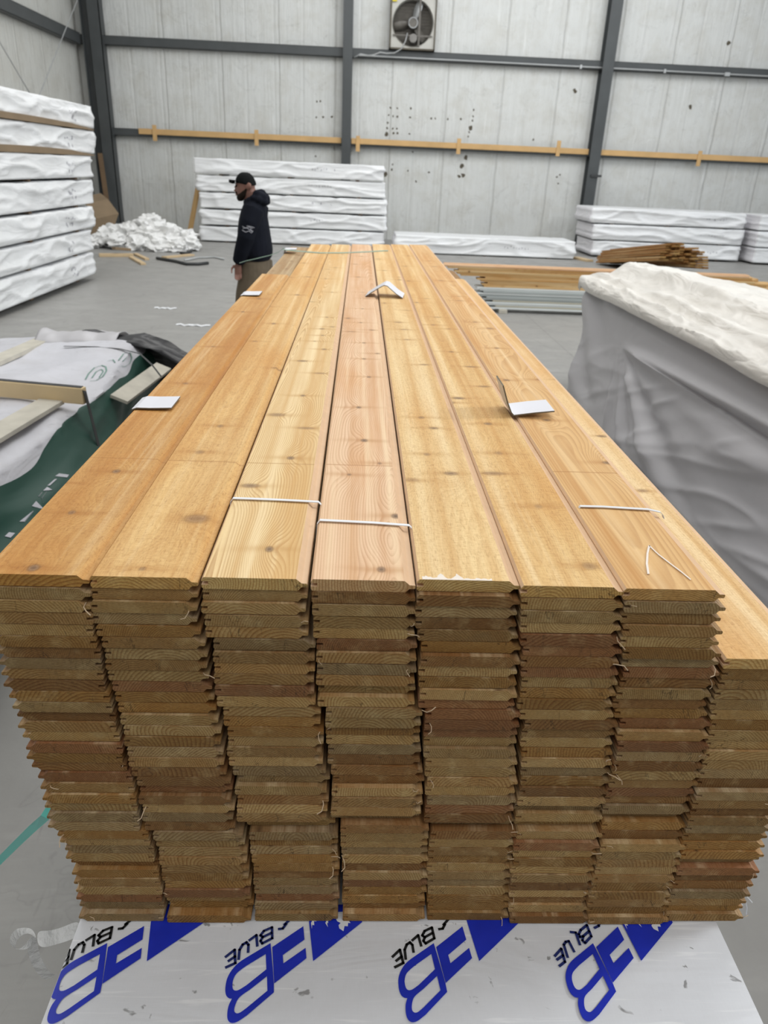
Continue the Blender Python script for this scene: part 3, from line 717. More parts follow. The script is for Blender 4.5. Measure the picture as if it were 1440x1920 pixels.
def plank(name, p0, p1, wd, th, mat, label, cat, group=None, roll=0.0):
    p0, p1 = Vector(p0), Vector(p1); d = (p1-p0); L = d.length
    q = d.to_track_quat('X', 'Z'); R = q.to_matrix() @ Matrix.Rotation(roll, 3, 'X')
    b = MB().box((0, -wd/2, 0), (L, wd/2, th), bev=min(th, wd)*0.12)
    b.v = [tuple(R @ Vector(v)) for v in b.v]
    o = b.build(name, mat); o.location = p0
    return tag(o, label, cat, group) if label else o
MAT['scrap'] = plain('pale_scrap_wood', (0.56, 0.42, 0.25), 0.7, 4, 0.2)
MAT['scrap_red'] = plain('reddish_scrap_wood', (0.36, 0.20, 0.115), 0.7, 4, 0.2)
def F(x, y, z=0.0): return onz(x, y, z)
S_ = 'wood scraps around the film heap'
plank('wood_scrap', F(186, 481), F(250, 481), 0.16, 0.06, MAT['scrap'], 'long pale wood scrap lying in front of the crumpled film heap', 'wood scrap', S_)
plank('wood_scrap', F(246, 484, 0.0), F(269, 497, 0.0), 0.10, 0.04, MAT['scrap'], 'short pale wood scrap pointing at the camera, nearest of the rubbish', 'wood scrap', S_)
plank('wood_scrap', F(254, 478, 0.0), F(276, 488, 0.0), 0.09, 0.04, MAT['scrap'], 'tan wood scrap slanting beside the short pale scrap', 'wood scrap', S_)
plank('wood_scrap', F(213, 468, 0.14), F(243, 470, 0.10), 0.12, 0.05, MAT['cardboard'], 'brown wood scrap stuck into the front of the film heap', 'wood scrap', S_)
plank('wood_scrap', F(178, 452, 0.12), F(210, 448, 0.12), 0.14, 0.12, MAT['scrap_red'], 'reddish wood scrap at the left side of the film heap', 'wood scrap', S_)
plank('wood_scrap', F(332, 457, 0.0), F(374, 460, 0.0), 0.12, 0.05, MAT['scrap'], 'pale wood scrap on the floor right of the film heap', 'wood scrap', S_)
plank('wood_scrap', F(330, 461, 0.0), F(346, 465, 0.0), 0.12, 0.04, MAT['scrap_red'], 'small tan wood scrap touching the right side of the film heap', 'wood scrap', S_)
plank('wood_scrap', F(308, 484, 0.0), F(360, 479, 0.0), 0.16, 0.03, MAT['scrap'], 'thin pale wood scrap in front right of the film heap', 'wood scrap', S_)
plank('wood_scrap', F(1078, 485, 0.0), F(1106, 491, 0.0), 0.20, 0.05, MAT['scrap'], 'pale wood scrap on the floor before the right three-pack stack', 'wood scrap', S_ if False else None)
o = MB().tube([F(294, 484, .03), F(312, 487, .03), F(330, 490, .03), F(350, 495, .03), F(372, 495, .03), F(390, 493, .03)], 0.03, 8).build('black_pipe', MAT['steel_dark'], smooth=True); tag(o, 'dark thin bent pipe lying on the floor before the film heap', 'pipe')
o = MB().tube([F(346, 488, .02), F(372, 483, .02), F(402, 482, .02), F(420, 486, .02)], 0.018, 8).build('cable', MAT['galv'], smooth=True); tag(o, 'thin grey cable lying on the floor toward the man', 'cable')
o = MB().tube([F(338, 474, .03), F(348, 475, .03), F(358, 471, .03), F(358, 466, .03), F(348, 465, .03), F(340, 467, .03)], 0.028, 8).build('cable', MAT['steel_dark'], smooth=True); tag(o, 'dark cable loop beside the right end of the film heap', 'cable')
# leaning boards and cardboard by the corner column
p0 = F(355, 449); p1 = ony(370, 366, 22.0)
o = plank('leaning_board', p0 + Vector((0, 0, 0.0)), Vector((bl[2] - 0.12, 20.9, 1.30)), 0.19, 0.05, MAT['rail'], 'narrow yellow board leaning against left end of the five-pack stack', 'board')
b = MB(); cA = Vector((-6.35, 19.6, 0)); 
prof = [(-0.62, 0.35, 0.92), (-0.36, 0.05, 0.80), (-0.08, -0.15, 0.50), (-0.18, -0.25, 0.24), (-0.30, -0.32, 0.0)]
vs_ = []
for (x, y, z) in prof: vs_ += [(cA.x + x, cA.y + y, z), (cA.x + x + 0.40, cA.y + y + 0.5, z + (0.10 if z > 0.1 else 0.0))]
b.add(vs_, [(2*i, 2*i+1, 2*i+3, 2*i+2) for i in range(len(prof)-1)])
o = b.build('cardboard_sheet', MAT['cardboard']); o.modifiers.new('thick', 'SOLIDIFY').thickness = 0.02
tag(o, 'bent brown cardboard sheet standing between tall left stack and corner column', 'cardboard')
plank('leaning_board', (-6.95, 22.15, 0), (-7.15, 22.55, 1.95), 0.13, 0.04, MAT['brown'], 'dark brown board leaning in the corner beside the steel column', 'board')
# small litter on the open floor
for i, (px, py, L, lab) in enumerate(((310, 579, 0.30, 'small pale wood splinter on the open floor left of the man'), (362, 611, 0.42, 'white crumpled film shred on the floor left of the long stack'))):
    c = F(px, py); pts = [c + Vector((L*(j/8-0.5), 0.03*math.sin(j*1.9), 0.010 + 0.006*math.sin(j*2.7))) for j in range(9)]
    tag(MB().ribbon(pts, (0, 1, 0.2), 0.04, 0.004).build('litter_shred', MAT['band']), lab, 'litter')

# ================================================================ trim boards stacked across the hall (behind the right tarp)
TY = 11.2
stk = [('white_board', 1.95, 0.055), ('cream_board', 2.05, 0.083), ('white_board', 1.9, 0.107), ('white_board', 1.9, 0.130), ('cream_board', 2.0, 0.158), ('grey_board', 1.85, 0.182), ('grey_board', 1.9, 0.206), ('grey_board', 1.8, 0.230), ('white_board', 1.75, 0.258), ('grey_board', 1.85, 0.284), ('white_board', 1.8, 0.310), ('white_board', 1.75, 0.335)]
ordn = ['bottom', 'second', 'third', 'fourth', 'fifth', 'sixth', 'seventh', 'eighth', 'ninth', 'tenth', 'eleventh', 'twelfth', 'thirteenth', 'fourteenth']
def sag_board(name, x0, x1, y0, y1, z, th, mat, sag, label, group, color=None):
    b = MB(); n = 14; vs_ = []
    for i in range(n+1):
        f = i/n; x = x0 + (x1-x0)*f; zz = z - sag*math.sin(math.pi*f)
        vs_ += [(x, y0, zz), (x, y1, zz), (x, y1, zz+th), (x, y0, zz+th)]
    fs_ = [(i*4+j, i*4+(j+1) % 4, (i+1)*4+(j+1) % 4, (i+1)*4+j) for i in range(n) for j in range(4)] + [(3,2,1,0), (n*4, n*4+1, n*4+2, n*4+3)]
    b.add(vs_, fs_); o = b.build(name, mat, loc=(x0, y0, z)); 
    if color: o.color = (*color, 1)
    return tag(o, label, 'board', group)
for i, (mt, x0, z) in enumerate(stk):
    sag_board('primed_board', x0, 8.6 + 0.1*(i % 3), TY + 0.01*((i*5) % 3), TY + 0.30, z, 0.0225, MAT[mt], 0.0,
              {'white_board': 'white', 'cream_board': 'cream', 'grey_board': 'grey'}[mt] + ' painted trim board, ' + (ordn[i] + ' from the bottom' if i else 'lowest') + ' under the yellow pine boards', 'painted trim boards below the pine')
for px in (948,):
    c = ony(px, 588, TY - 0.06)
    tag(MB().box((c.x - 0.10, TY - 0.07, 0.0), (c.x + 0.02, TY + 0.32, 0.053), bev=0.004).build('bearer_block', MAT['oldwood']), 'weathered wood bearer block under left end of the painted trim boards', 'wood block')
tag(MB().box((6.4, TY - 0.03, 0.0), (6.52, TY + 0.32, 0.053), bev=0.004).build('bearer_block', MAT['oldwood']), 'wood bearer block under the trim boards behind the tarp pack', 'wood block')
PINE = [(0.74, 0.53, 0.26), (0.69, 0.47, 0.21), (0.76, 0.57, 0.30), (0.62, 0.41, 0.18)]
pz = 0.360; rg = random.Random(5)
pl = [1.85, 1.82, 1.9, 1.80, 1.74, 1.86, 1.5, 1.44, 1.40, 1.46, 1.30, 1.18]; pr = [6.3, 6.35, 6.5, 6.3, 6.45, 6.5, 6.1, 6.15, 5.9, 5.95, 5.85, 5.80]
for i in range(12):
    z = pz + i*0.0245
    col = PINE[rg.randrange(4)] if i < 11 else (0.72, 0.48, 0.30)
    b = MB().box((0, 0, 0), (0.14, pr[i] - pl[i], 0.022), bev=0.002)
    dy = 0.012*((i*7) % 4)
    lab = ('topmost peach pine board' if i == 11 else 'yellow pine board, ' + (ordn[i] + ' from the bottom' if i else 'lowest')) + ' of the pile on the painted boards'
    o = None
    for row in range(2 if i < 11 else 2):
        bb = MB(); bb.v = list(b.v); bb.f = list(b.f); bb.m = list(b.m)
        # board runs along x: local y is the length
        o = bb.build('pine_board', MAT['pine']); o.rotation_euler = (0, 0, -math.pi/2)
        o.location = (pl[i] + (0.08 if row else 0), TY + dy*0.5 + 0.165*(row+1), z); o.color = (*col, 1)
        tag(o, lab if row == 0 else lab.replace('pine board', 'rear pine board', 1), 'board', 'pine boards on the painted trim boards')

# ================================================================ fanned bunch of brown boards
far = Vector((6.20, 18.7, 0.02)); near = Vector((6.78, 16.1, 0.0))
rg = random.Random(9)
#        sideways, rows, height of the near end
rows = [(-0.44, 4, 0.30), (-0.31, 7, 0.29), (-0.17, 8, 0.28), (-0.03, 8, 0.25), (0.11, 7, 0.22), (0.25, 8, 0.19), (0.39, 7, 0.17), (0.53, 5, 0.16)]
CB = [(0.42, 0.245, 0.095), (0.50, 0.31, 0.13), (0.56, 0.37, 0.17), (0.60, 0.42, 0.21), (0.38, 0.20, 0.07)]
posn = ['leftmost', 'second', 'third', 'fourth', 'fifth', 'sixth', 'seventh', 'rightmost']
bun_mesh = MB().box((-0.066, 0, 0), (0.066, 2.62, 0.038), bev=0.003)
for c_i, (off, nrow, zn) in enumerate(rows):
    for r_i in range(nrow):
        bb = MB(); bb.v = list(bun_mesh.v); bb.f = list(bun_mesh.f); bb.m = list(bun_mesh.m)
        o = bb.build('brown_board', MAT['cedar']); o.data.materials.append(MAT['cedar_end'])
        for p in o.data.polygons:
            if abs(p.normal.y) > 0.9: p.material_index = 1
        pn = Vector((near.x + off*1.02, near.y + 0.10*off + rg.uniform(-0.10, 0.10), zn + 0.08 + r_i*0.0500))
        pf = Vector((far.x + off*0.98, far.y + rg.uniform(-0.05, 0.05), 0.012 + r_i*0.041))
        d_ = (pf - pn).normalized()
        o.rotation_euler = d_.to_track_quat('Y', 'Z').to_euler(); o.location = pn
        o.color = (*CB[rg.randrange(5)], 1)
        tag(o, 'brown board in the fanned bunch, %s in its %s column' % ((ordn[r_i] + ' from the floor') if r_i else 'lowest', posn[c_i] + (' column' if False else '')), 'board', 'brown boards in the fanned bunch on the floor')
tag(MB().box((6.25, 16.5, 0.0), (7.45, 16.62, 0.13), bev=0.006).build('bearer_block', MAT['oldwood']), 'wood bearer under the near end of the fanned brown boards', 'wood block')

# ================================================================ grey tarp pack on the right
TX = 2.10; Y0, Y1 = 0.9, 6.95
tp = thing('covered_lumber_pack', (2.75, 3.9, 0), 'long lumber pack right of the main stack under grey tarp and white film', 'lumber pack')
b = MB(); ny, nz_ = 190, 150; vs_ = []; fs_ = []
P0y, P0z = 5.80, 0.69
prof = []
def tarp_pt(i, j):
    y = Y1 - (Y1 - Y0)*i/ny
    # profile parameter: j 0..nz_ up the left face, over the top, down the right face
    t_ = j/nz_
    if t_ < 0.5: u = t_/0.5; x = TX - 0.04*(1-u)**2; z = 1.03*u; n = Vector((-1, 0, 0.1))
    elif t_ < 0.8: u = (t_-0.5)/0.3; x = TX + 0.03 + 1.15*u; z = 1.03 + 0.0*u; n = Vector((0, 0, 1))
    else: u = (t_-0.8)/0.2; x = TX + 1.2; z = 1.03*(1-u); n = Vector((1, 0, 0))
    P = Vector((x, y, z)); d = 0.0
    if t_ < 0.5:
        dy, dz = P0y - y, P0z - z
        th = math.atan2(dz, dy + 1e-6); dist = math.hypot(dy, dz)
        # folds fanning out from the pinched point
        if dy > -0.05:
            fan_ = math.sin(th*13.0 + 0.6) + 0.6*math.sin(th*24.0 + 2.0)
            d += 0.030*fan_*min(1, dist*1.2)*math.exp(-max(0, dist-2.2)*0.5)*(1 if dz > -0.02 else 0.12)
        # long crease from the pinch running towards the camera, rising
        zc = P0z + 0.045*dy
        if dy > 0: d += 0.050*math.exp(-((z - zc)/0.032)**2)*min(1, dy*2) - 0.035*math.exp(-((z - zc + 0.10)/0.06)**2)*min(1, dy*2)
        # long diagonal folds dropping towards the camera
        q_ = z + 0.30*(y - 3.0)
        d += (0.030*ridge(q_*2.6, y*0.5, 13.0)**3 + 0.018*ridge(q_*6.0, y*0.8, 17.0)**3)*min(1, max(0, (zc - z)*5))*(1 if dy > 0.3 else 0.4)
        # far corner pleats
        if y > 6.0:
            d += 0.025*math.sin((z*9 + (6.95-y)*7)) * min(1, (y-6.0)*2)
        d += 0.010*fbm(y*0.9, z*1.6, 4.0) + 0.004*fbm(y*3, z*4, 7.0)
        d -= 0.035*max(0, 1-abs(z-0.97)/0.09)
        d *= min(1, z*6 + 0.15)
    else: d += 0.02*fbm(x*2, y*1.2, 3.0)
    return P + n*d
for i in range(ny+1):
    for j in range(nz_+1): vs_.append(tarp_pt(i, j))
W_ = nz_+1
for i in range(ny):
    for j in range(nz_): fs_.append((i*W_+j, i*W_+j+1, (i+1)*W_+j+1, (i+1)*W_+j))
fs_ += [tuple(range(W_)), tuple(range(ny*W_, (ny+1)*W_))[::-1]]
b.add(vs_, fs_); b.build('tarp', MAT['tarp'], tp, smooth=True, angle=70)
# white film bunched over the top
b = MB(); nf = 80; vs_ = []; fs_ = []; nyf = 240
YF1 = 7.0
def flap_pt(i, j):
    s = i/nyf; y = YF1 - (YF1 - Y0)*s; t_ = j/nf
    wav = math.sin(s*11 + 0.9)
    hem = 0.985 + 0.035*s - 0.030*max(0, wav)*(0.4 + 0.6*abs(mn.noise(Vector((s*7, 2.0, 1.0)))))
    # long pulled folds running along the pack, drifting down towards the camera
    fold = 0.0
    for t0, t1, wd, am, ph in ((0.20, 0.17, 0.035, 0.030, 0.0), (0.26, 0.46, 0.040, 0.050, 1.3), (0.40, 0.27, 0.045, 0.045, 2.1), (0.47, 0.62, 0.060, 0.035, 0.4), (0.62, 0.52, 0.070, 0.030, 3.0), (0.78, 0.90, 0.060, 0.030, 4.2), (0.33, 0.66, 0.025, 0.030, 5.0)):
        tc_ = t0 + (t1 - t0)*s + 0.035*math.sin(s*5 + ph)
        e_ = (t_ - tc_)/wd
        fold += am*math.exp(-e_*e_ if e_ < 0 else -2.2*e_*e_)*(0.55 + 0.45*math.sin(s*6.5 + ph*2))
    if t_ < 0.16:
        u = t_/0.16; x = TX - 0.050 - 0.018*math.sin(u*3.0); z = hem + (1.07 - hem)*u
    elif t_ < 0.62:
        u = (t_-0.16)/0.46; x = TX - 0.050 + 0.42*u; z = 1.07 + 0.150*(1-math.cos(u*math.pi))/2
    else:
        u = (t_-0.62)/0.38; x = TX + 0.37 + 0.82*u; z = 1.22 - 0.10*u
    tap = min(1, s*22 + 0.2)
    z = 1.07 + (z-1.07)*tap if z > 1.07 else z
    z += (fold*min(1, t_*7) - 0.02)*tap
    x -= fold*0.35*min(1, t_*5)*(1 if t_ < 0.6 else 0)
    z += 0.010*fbm(s*5, t_*3, 2.0, 2)*tap + (0.020*ridge(s*9 - t_*3.5, t_*4.5 + s*2, 21.0)**3 + 0.010*ridge(s*17 + t_*4, t_*9, 27.0)**3)*tap*min(1, t_*8)
    y += 0.04*fbm(s*3, t_*3, 11.0)
    return (x, y, z)
for i in range(nyf+1):
    for j in range(nf+1): vs_.append(flap_pt(i, j))
W_ = nf+1
for i in range(nyf):
    for j in range(nf): fs_.append((i*W_+j, i*W_+j+1, (i+1)*W_+j+1, (i+1)*W_+j))
# closing end towards the far side
base = len(vs_)
for j in range(nf+1):
    x, y, z = vs_[j]; vs_.append((x + 0.01, y + 0.03, min(z, 1.0) - 0.05))
for j in range(nf): fs_.append((j, base+j, base+j+1, j+1))
b.add(vs_, fs_); o = b.build('film_cover', MAT['flap'], tp, smooth=True, angle=60)
o.modifiers.new('thick', 'SOLIDIFY').thickness = 0.003

# ================================================================ green pack on the left
gp = thing('covered_lumber_pack', (-2.1, 3.7, 0), 'low lumber pack left of the main stack under pale and green tarp', 'lumber pack')
GZ = 0.70
def gtop(x, y):
    z = GZ - 0.05*max(0, (x + 1.72)/0.3)**2
    if x < -2.2: z -= 0.03*((-2.2 - x)/0.4)**2
    z += 0.016*fbm(x*2.5, y*2.0, 2.2) + 0.018*ridge(x*1.8 + y*0.7, y*1.1, 5.0)**2
    if y > 4.75: z += 0.035*math.sin((y-4.75)*5)*min(1, max(0, (x+2.6)))
    return z
b = MB(); n1, n2 = 70, 110; vs_ = []; fs_ = []; mi = []
GY0, GY1 = 1.6, 5.30
def gpt(i, j):
    y = GY0 + (GY1-GY0)*j/n2; iB = int(n1*0.46)
    aB = 0.435 + 0.055*mn.noise(Vector((y*1.1, 0.3, 0))) + 0.02*mn.noise(Vector((y*4, 1.3, 0))) + (0.03 if y < 3.0 else 0.03*max(0, 1 - (y-3.0)/0.5))
    t_ = aB*i/iB if i <= iB else aB + (1-aB)*(i-iB)/(n1-iB)
    edge = -1.46 + 0.03*math.sin(y*2.1) - (0.10*max(0, (y-4.3))**1.0 if y > 4.3 else 0)*0.3
    if t_ < 0.42: u = t_/0.42; x = -2.65 + (edge + 2.65)*u; z = gtop(x, y)
    else:
        u = (t_-0.42)/0.58; zt = gtop(edge, y)
        bul = 0.0
        near_ = min(1, max(0, (3.75 - y)/0.4)); 
        bul = near_*(0.115*math.exp(-((u-0.34)/0.12)**2) - 0.03*math.exp(-((u-0.52)/0.06)**2)) + 0.02*math.sin(u*5)
        x = edge + 0.035*min(1, u*5) + bul + 0.012*fbm(y*2.5, u*4, 3.0); z = zt*(1-u) if u < 1 else 0
        x += (0.050*ridge(u*2.4 - y*0.42, y*0.5, 31.0)**2 + 0.025*ridge(u*4.5 + y*0.9, y*0.8, 37.0)**2)*math.sin(math.pi*min(1, u*1.15)) - 0.015
        if y > 3.5: x += 0.03*math.sin((y*3 - u*6))*min(1, (y-3.5)*2)*math.sin(math.pi*u)
    return (x, y, max(z, 0.004))
for j in range(n2+1):
    for i in range(n1+1): vs_.append(gpt(i, j))
W_ = n1+1
for j in range(n2):
    for i in range(n1):
        fs_.append((j*W_+i, j*W_+i+1, (j+1)*W_+i+1, (j+1)*W_+i))
        mi.append(0 if i < int(n1*0.46) else 1)
fs_ += [tuple(range(W_))[::-1], tuple(range(n2*W_, (n2+1)*W_))]; mi += [1, 1]
b.v = vs_; b.f = fs_; b.m = mi
b.build('tarp_cover', [MAT['pale_cover'], MAT['green']], gp, smooth=True, angle=60)
# black film at the far end
b = MB(); vs_ = []; fs_ = []; nn, mm = 60, 16
for i in range(nn+1):
    f = i/nn; x = -1.92 + 0.94*f
    for j in range(mm+1):
        t_ = j/mm; y = 5.10 + 0.42*t_ - 0.10*f
        z = 0.700 - 0.40*max(0, f-0.45)**1.4 + 0.040*math.sin(math.pi*min(1, t_*1.1)) - 0.75*max(0, t_-0.5)
        z += 0.018*fbm(x*4, y*4, 1.5) + 0.030*ridge(x*2.0, y*7.0, 3.0)**2
        y -= 0.25*max(0, f-0.55)
        vs_.append((x, y, max(z, 0.02)))
for i in range(nn):
    for j in range(mm): fs_.append((i*(mm+1)+j, i*(mm+1)+j+1, (i+1)*(mm+1)+j+1, (i+1)*(mm+1)+j))
b.add(vs_, fs_); o = b.build('black_film', MAT['black_film'], gp, smooth=True, angle=50); o.modifiers.new('thick', 'SOLIDIFY').thickness = 0.004
# pale folded end at the far left of the cover
b = MB(); vs_ = []; fs_ = []
for i in range(31):
    f = i/30; x = -2.2 + 0.55*f
    for j in range(9):
        t_ = j/8; y = 5.05 + 0.40*t_; z = 0.715 + 0.06*math.sin(math.pi*t_) + 0.03*fbm(x*5, y*5, 8.8)
        vs_.append((x, y, z))
for i in range(30):
    for j in range(8): fs_.append((i*9+j, i*9+j+1, (i+1)*9+j+1, (i+1)*9+j))
b.add(vs_, fs_); o = b.build('folded_cover_end', MAT['tarp'], gp, smooth=True); o.modifiers.new('thick', 'SOLIDIFY').thickness = 0.004
# pale lettering low on the green side (only the upper parts of the letters show)
b = MB(); XL = -1.385
for q in (((96,908),(102,905),(110,914),(106,921)), ((81,928),(93,918),(96,921),(84,932)), ((73,939),(80,932),(90,940),(82,947)), ((63,949),(71,941),(81,952),(72,959)), ((49,964),(57,957),(66,966),(58,973)),
          ((26,990),(48,974),(53,982),(32,999)), ((3,1013),(10,1006),(17,1018),(9,1026)), ((66,956),(76,948),(80,955),(62,968))):
    b = MB(); b.add([onx(px, py, XL) for px, py in q], [(0, 1, 2, 3)])
    o = b.build('printed_letter', MAT['ink_white'], gp)
    sw = o.modifiers.new('wrap', 'SHRINKWRAP'); sw.target = [c for c in gp.children if c.name.startswith('tarp_cover')][0]; sw.wrap_method = 'NEAREST_SURFACEPOINT'; sw.wrap_mode = 'ABOVE_SURFACE'; sw.offset = 0.003
# green outlined round marks on the pale top
b = MB()
def gmark(pts, wd):
    P = [onz(px, py, GZ + 0.012) for px, py in pts]; b.ribbon(P, (0.5, 0.9, 0), wd, 0.0015)
gmark(((160,706),(166,697),(177,688),(190,683),(198,684),(200,690),(193,699),(180,706),(168,708)), 0.012)
gmark(((172,703),(180,694),(190,689),(194,692),(186,701)), 0.010)
gmark(((222,672),(232,664),(246,661),(258,663),(263,669),(252,675),(240,677)), 0.012)
gmark(((234,672),(246,666),(256,667)), 0.010)
gmark(((202,676),(212,672),(216,676)), 0.010)
o = b.build('round_print', MAT['ink_green'], gp)
sw = o.modifiers.new('wrap', 'SHRINKWRAP'); sw.target = [c for c in gp.children if c.name.startswith('tarp_cover')][0]; sw.wrap_method = 'NEAREST_SURFACEPOINT'; sw.wrap_mode = 'ABOVE_SURFACE'; sw.offset = 0.004
# battens and straps on the green pack
BZ = GZ + 0.030
pA = onz(0, 742, BZ); pB = onz(161, 757, BZ)
dirb = (pB - pA).normalized(); 
MAT['batten'] = plain('new_pine_batten', (0.68, 0.52, 0.30), 0.7, 5, 0.2)
plank('wood_batten', pA - dirb*0.55, pB, 0.045, 0.085, MAT['batten'], 'new square pine batten lying across the pale green-sided pack', 'batten')
plank('wood_batten', onz(0, 808, GZ + 0.02) - Vector((0.05, 0.75, 0)), onz(98, 756, GZ + 0.02), 0.13, 0.022, MAT['oldwood'], 'weathered batten lengthwise on the pale cover, under the new pine batten', 'batten')
plank('wood_batten', onz(0, 676, GZ + 0.0) - Vector((0.03, 0.6, 0)), onz(80, 643, GZ + 0.0), 0.11, 0.03, MAT['oldwood'], 'weathered batten along far left edge of the pale cover', 'batten')
plank('wood_batten', onz(222, 752, 0.60), onz(306, 690, 0.60), 0.105, 0.02, MAT['oldwood'], 'wide weathered plank strapped to the green edge beside the main stack', 'batten', roll=0.35)
zt_ = BZ + 0.0865
sp_ = [pA - dirb*0.5, ] 
sp_ = [Vector((p.x, p.y, BZ + 0.087)) for p in (pA - dirb*0.5, pA, pB - dirb*0.01)] + [Vector((pB.x + 0.004, pB.y, BZ + 0.06)), Vector((pB.x + 0.06, pB.y, 0.30)), Vector((pB.x + 0.06, pB.y, 0.03))]
tag(MB().ribbon(sp_, (0, 1, 0.0), 0.034, 0.0015).build('steel_strap', MAT['black']), 'black strap over the new pine batten, down the green side', 'strap')
P_ = [onz(x_, y_, z_) for x_, y_, z_ in ((120, 649, GZ+.03), (180, 650, GZ+.035), (225, 654, GZ+.035), (262, 663, GZ+.02), (285, 684, GZ-.005), (302, 706, 0.63))]
tag(MB().ribbon(P_, (0.3, 1, 0), 0.016, 0.0015).build('steel_strap', MAT['steel_dark']), 'dark strap across far end of the pale cover to the weathered plank', 'strap')

# ================================================================ printed white pack under the main stack
BX0, BX1, BY0, BY1, BZ0, BZ1 = -0.4260, 0.6265, 0.30, 5.35, 0.02, 0.757
bp = thing('printed_lumber_pack', (0.1, 2.8, 0), 'big white wrapped pack with blue print carrying the cedar board stack', 'lumber pack')
b = MB(); nx, ny, nz = 60, 130, 16; rr = 0.012
def bpv(x, y, z, n):
    if n == 't': return (x, y, z - 0.0012*abs(fbm(x*5, y*4, 1.0)) - 0.0015*ridge(x*2.3, y*2.3, 4.0)**2)
    if n == 's': return (x + (0.008*fbm(y*2, z*4, 2.0))*(1 if x > 0 else -1)*min(1, (BZ1 - z)*8), y, z)
    return (x, y + 0.01*fbm(x*3, z*4, 6.0)*min(1, (BZ1 - z)*8), z)
ring = []
for i in range(nx+1): ring.append(('t', BX0 + (BX1-BX0)*i/nx, BZ1))
for k_ in range(1, nz+1): ring.append(('s', BX1, BZ1 - (BZ1-BZ0)*k_/nz))
for i in range(1, nx+1): ring.append(('b', BX1 - (BX1-BX0)*i/nx, BZ0))
for k_ in range(1, nz): ring.append(('s', BX0, BZ0 + (BZ1-BZ0)*k_/nz))
nr = len(ring); vs_ = []
for j in range(ny+1):
    y = BY0 + (BY1-BY0)*j/ny
    for n_, x, z in ring: vs_.append(bpv(x, y, z, n_) if n_ != 'b' else (x, y, z))
fs_ = [(j*nr+i, j*nr+(i+1) % nr, (j+1)*nr+(i+1) % nr, (j+1)*nr+i) for j in range(ny) for i in range(nr)]
fs_ += [tuple(range(nr))[::-1], tuple(range(ny*nr, (ny+1)*nr))]
b.add(vs_, fs_)
MAT['bottom_wrap'] = None
m, nt_, b_n = new_mat('printed_woven_wrap', 0.4, 0.45); k = NT(nt_); p = k.obj()
d1 = k.noise(p, 3.0, 5, 0.65, 0.4); wv = k.noise(k.vmul(p, (700, 60, 60)), 1.0, 1); wv2 = k.noise(k.vmul(p, (40, 700, 60)), 1.0, 1)
sp1 = k.noise(p, 38, 3, 0.55, 0.5); sc = k.noise(k.vmul(p, (6, 90, 6)), 1.0, 3, 0.6, 0.5)
c = k.mix(k.ramp(d1, [(0.45, 0.0), (0.75, 0.5)]), (0.78, 0.79, 0.82), (0.60, 0.60, 0.61))
c = k.mix(k.math('MULTIPLY', wv, 0.22), c, (0.62, 0.62, 0.64)); c = k.mix(k.math('MULTIPLY', wv2, 0.15), c, (0.62, 0.62, 0.64))
c = k.mix(k.ramp(sc, [(0.58, 0.0), (0.68, 0.6)]), c, (0.92, 0.92, 0.93))
c = k.mix(k.ramp(sp1, [(0.675, 0.0), (0.73, 0.75)]), c, (0.17, 0.165, 0.16))
c = k.mix(k.ramp(k.noise(p, 4.2, 6, 0.7, 1.5), [(0.665, 0.0), (0.70, 0.5), (0.73, 0.0)]), c, (0.20, 0.19, 0.18))
k.set(b_n.inputs['Base Color'], c)
hh = k.math('ADD', k.math('MULTIPLY', k.noise(k.vmul(p, (3, 11, 6)), 1.0, 3, 0.5, 1.0), 1.0), k.math('ADD', k.math('MULTIPLY', wv, 0.02), k.math('MULTIPLY', wv2, 0.02)))
k.set(b_n.inputs['Normal'], k.bump(hh, 0.22, 0.02)); MAT['bottom_wrap'] = m
b.build('wrap', MAT['bottom_wrap'], bp, smooth=True, angle=40)
for y in (0.7, 2.0, 3.3, 4.7): MB().box((BX0 + 0.03, y - 0.05, 0.0), (BX1 - 0.03, y + 0.05, BZ0 + 0.005)).build('bearer', MAT['oldwood'], bp)

# the printed marks, traced on the flat top and repeated at the print's own pitch
ZP = BZ1
def q2(x, y): v = onz(400 + x/4.8, 1700 + y/4.8, ZP); return (v.x, v.y)
def q4(x, y): v = onz(1020 + x/4.8, 1690 + y/4.8, ZP); return (v.x - 0.5195, v.y - 0.0)
def smooth_poly(pts, idx_straight=()): return pts
def poly_mesh(outer, holes, z, mbx, dx):
    """triangulated flat print with holes"""
    from mathutils.geometry import tessellate_polygon
    loops = [[Vector((x + dx, y, 0)) for x, y in outer]] + [[Vector((x + dx, y, 0)) for x, y in h] for h in holes]
    flat = [v for l in loops for v in l]
    tris = tessellate_polygon(loops)
    mbx.add([(v.x, v.y, z) for v in flat], [tuple(t) for t in tris])
def cat(pts, closed=True, n=5, sharp=()):
    """Catmull-Rom through traced points, keeping the `sharp` ones as corners"""
    out = []; N = len(pts)
    for i in range(N):
        p0, p1, p2, p3 = pts[(i-1) % N], pts[i], pts[(i+1) % N], pts[(i+2) % N]
        if i in sharp: p0 = p1
        if (i+1) % N in sharp: p3 = p2
        if i in sharp and (i+1) % N in sharp: out.append(p1); continue
        for s in range(n):
            t = s/n
            out.append(tuple(0.5*((2*p1[a]) + (-p0[a]+p2[a])*t + (2*p0[a]-5*p1[a]+4*p2[a]-p3[a])*t*t + (-p0[a]+3*p1[a]-3*p2[a]+p3[a])*t**3) for a in (0, 1)))
    return out
Bo = [(515,332),(360,425),(240,500),(170,570),(125,650),(108,740),(115,800),(140,828),(168,832),(140,890),(126,960),(130,1020),(160,1050),(215,1040),(300,985),(545,775),(545,700),(535,560)]
Bo = cat([q2(*p) for p in Bo], sharp=(0, 1, 8, 14, 15, 16, 17))
